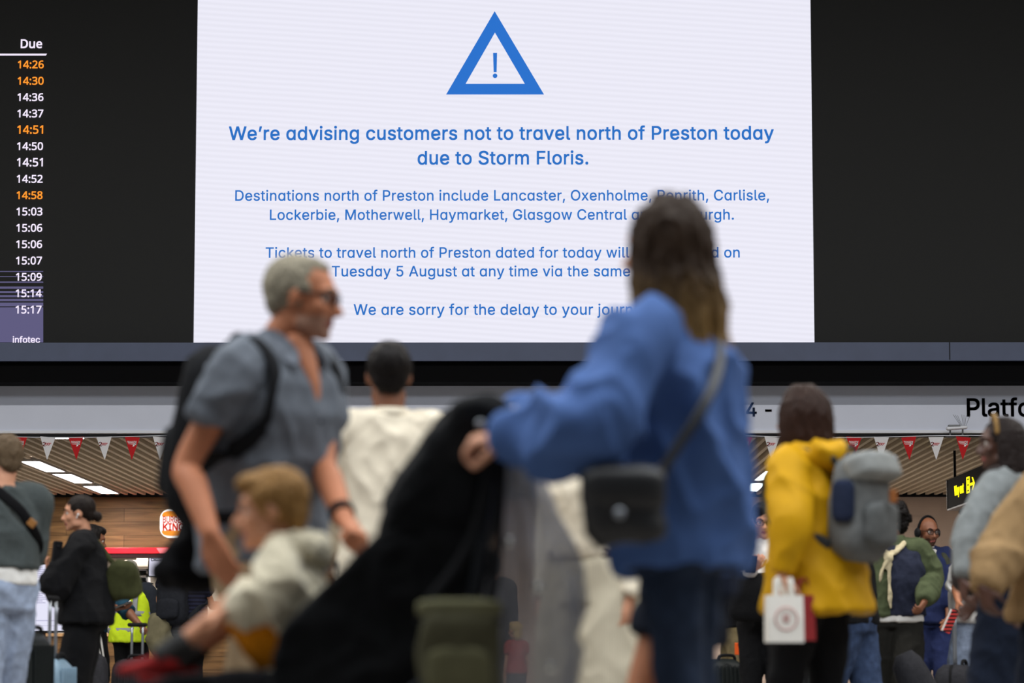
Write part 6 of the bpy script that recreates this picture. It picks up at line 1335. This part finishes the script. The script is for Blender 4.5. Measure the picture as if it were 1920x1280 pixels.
for px, py in ((1030, 1250), (1008, 1105), (955, 1022)): build('press_stud', MB().ell(S3(px, py, -.20), (.011, .006, .011)), mat('polished_stud', (230, 230, 225), .12, 0, metal=1), rct)  # mirror beads added to stand in for bright reflections on the plastic
# ---- toddler
hp = S3(572, 1270)
TD = Fig('toddler with light brown hair in a cream fleece and orange shorts seated in the pushchair', hp.x, PD - .01, 84, .95, mat('toddler_skin', (206, 148, 116), .55, .05, 30), lean=11, hy=8, hp=4, voxel=.0055, head=1.46, z0=.065, girth=1.12, hx=(0, .01),
         arms={'L': dict(e=S3(520, 1122, -.13), w=S3(432, 1152, -.16), hand=V((-1, -.1, -.3)), palm=V((0, .2, -1)), curl=.7), 'R': dict(e=S3(505, 1112, .16), w=S3(420, 1140, .10), hand=V((-1, .1, -.3)), palm=V((0, -.2, -1)), curl=.7)},
         legs={'L': dict(a=S3(312, 1232, -.09), pole=V((-.5, 0, 1)), toe=0), 'R': dict(a=S3(330, 1246, .09), pole=V((-.5, 0, 1)))})
TD.body(brow=mat('fair_brow', (130, 96, 66), .9, 0))
fl = mat('cream_fleece', (206, 196, 170), 1, .10, 50, .5, sheen=.3)
TD.top('fleece', fl, z0=.93, t=.03, ease=.02, cuff=.052, puff=.026, fold=(.030, 12, 9), vox=.008)
hd = MB().limb([TD.U((-.10, .0, 1.50)), TD.U((-.09, -.09, 1.49)), TD.U((0, -.14, 1.47)), TD.U((.09, -.09, 1.49)), TD.U((.10, .0, 1.50))], [.03, .036, .042, .036, .03], 14); build('hood', hd, fl, TD.root, fuse=.007, sm=3, fold=(.014, 22, 18))
og = mat('orange_cotton', (226, 140, 22), .9, .1, 30, .3); TD.legs_('shorts', og, t=.022, end=1.02, width=.02, vox=.008, fold=(.010, 14, 12))
for k in 'RL':
    g = TD.Lg[k]; build('sock', MB().limb([g['a'].lerp(g['k'], -.05), g['a'].lerp(g['k'], .32)], [.027, .031], 12, caps='ff'), mat('dark_grey_sock', (62, 62, 62), .95, .1, 60, .3), TD.root)
TD.shoes(mat('red_canvas_shoe', (150, 34, 34), .8, .1, 40, .2), mat('dark_red_sole', (110, 34, 34), .8, .05))
th = mat('light_brown_hair', (140, 104, 60), .6, .3, 70, .4, spec=.12)
TD.hair(th, [((0, -.024, .038), (.084, .100, .094)), ((0, -.075, -.01), (.066, .04, .062)), ((0, .045, .082), (.060, .052, .034)), ((.062, .0, .04), (.024, .05, .036)), ((-.062, .0, .04), (.024, .05, .036))], amp=.006, fr=(60, 12), vox=.005)
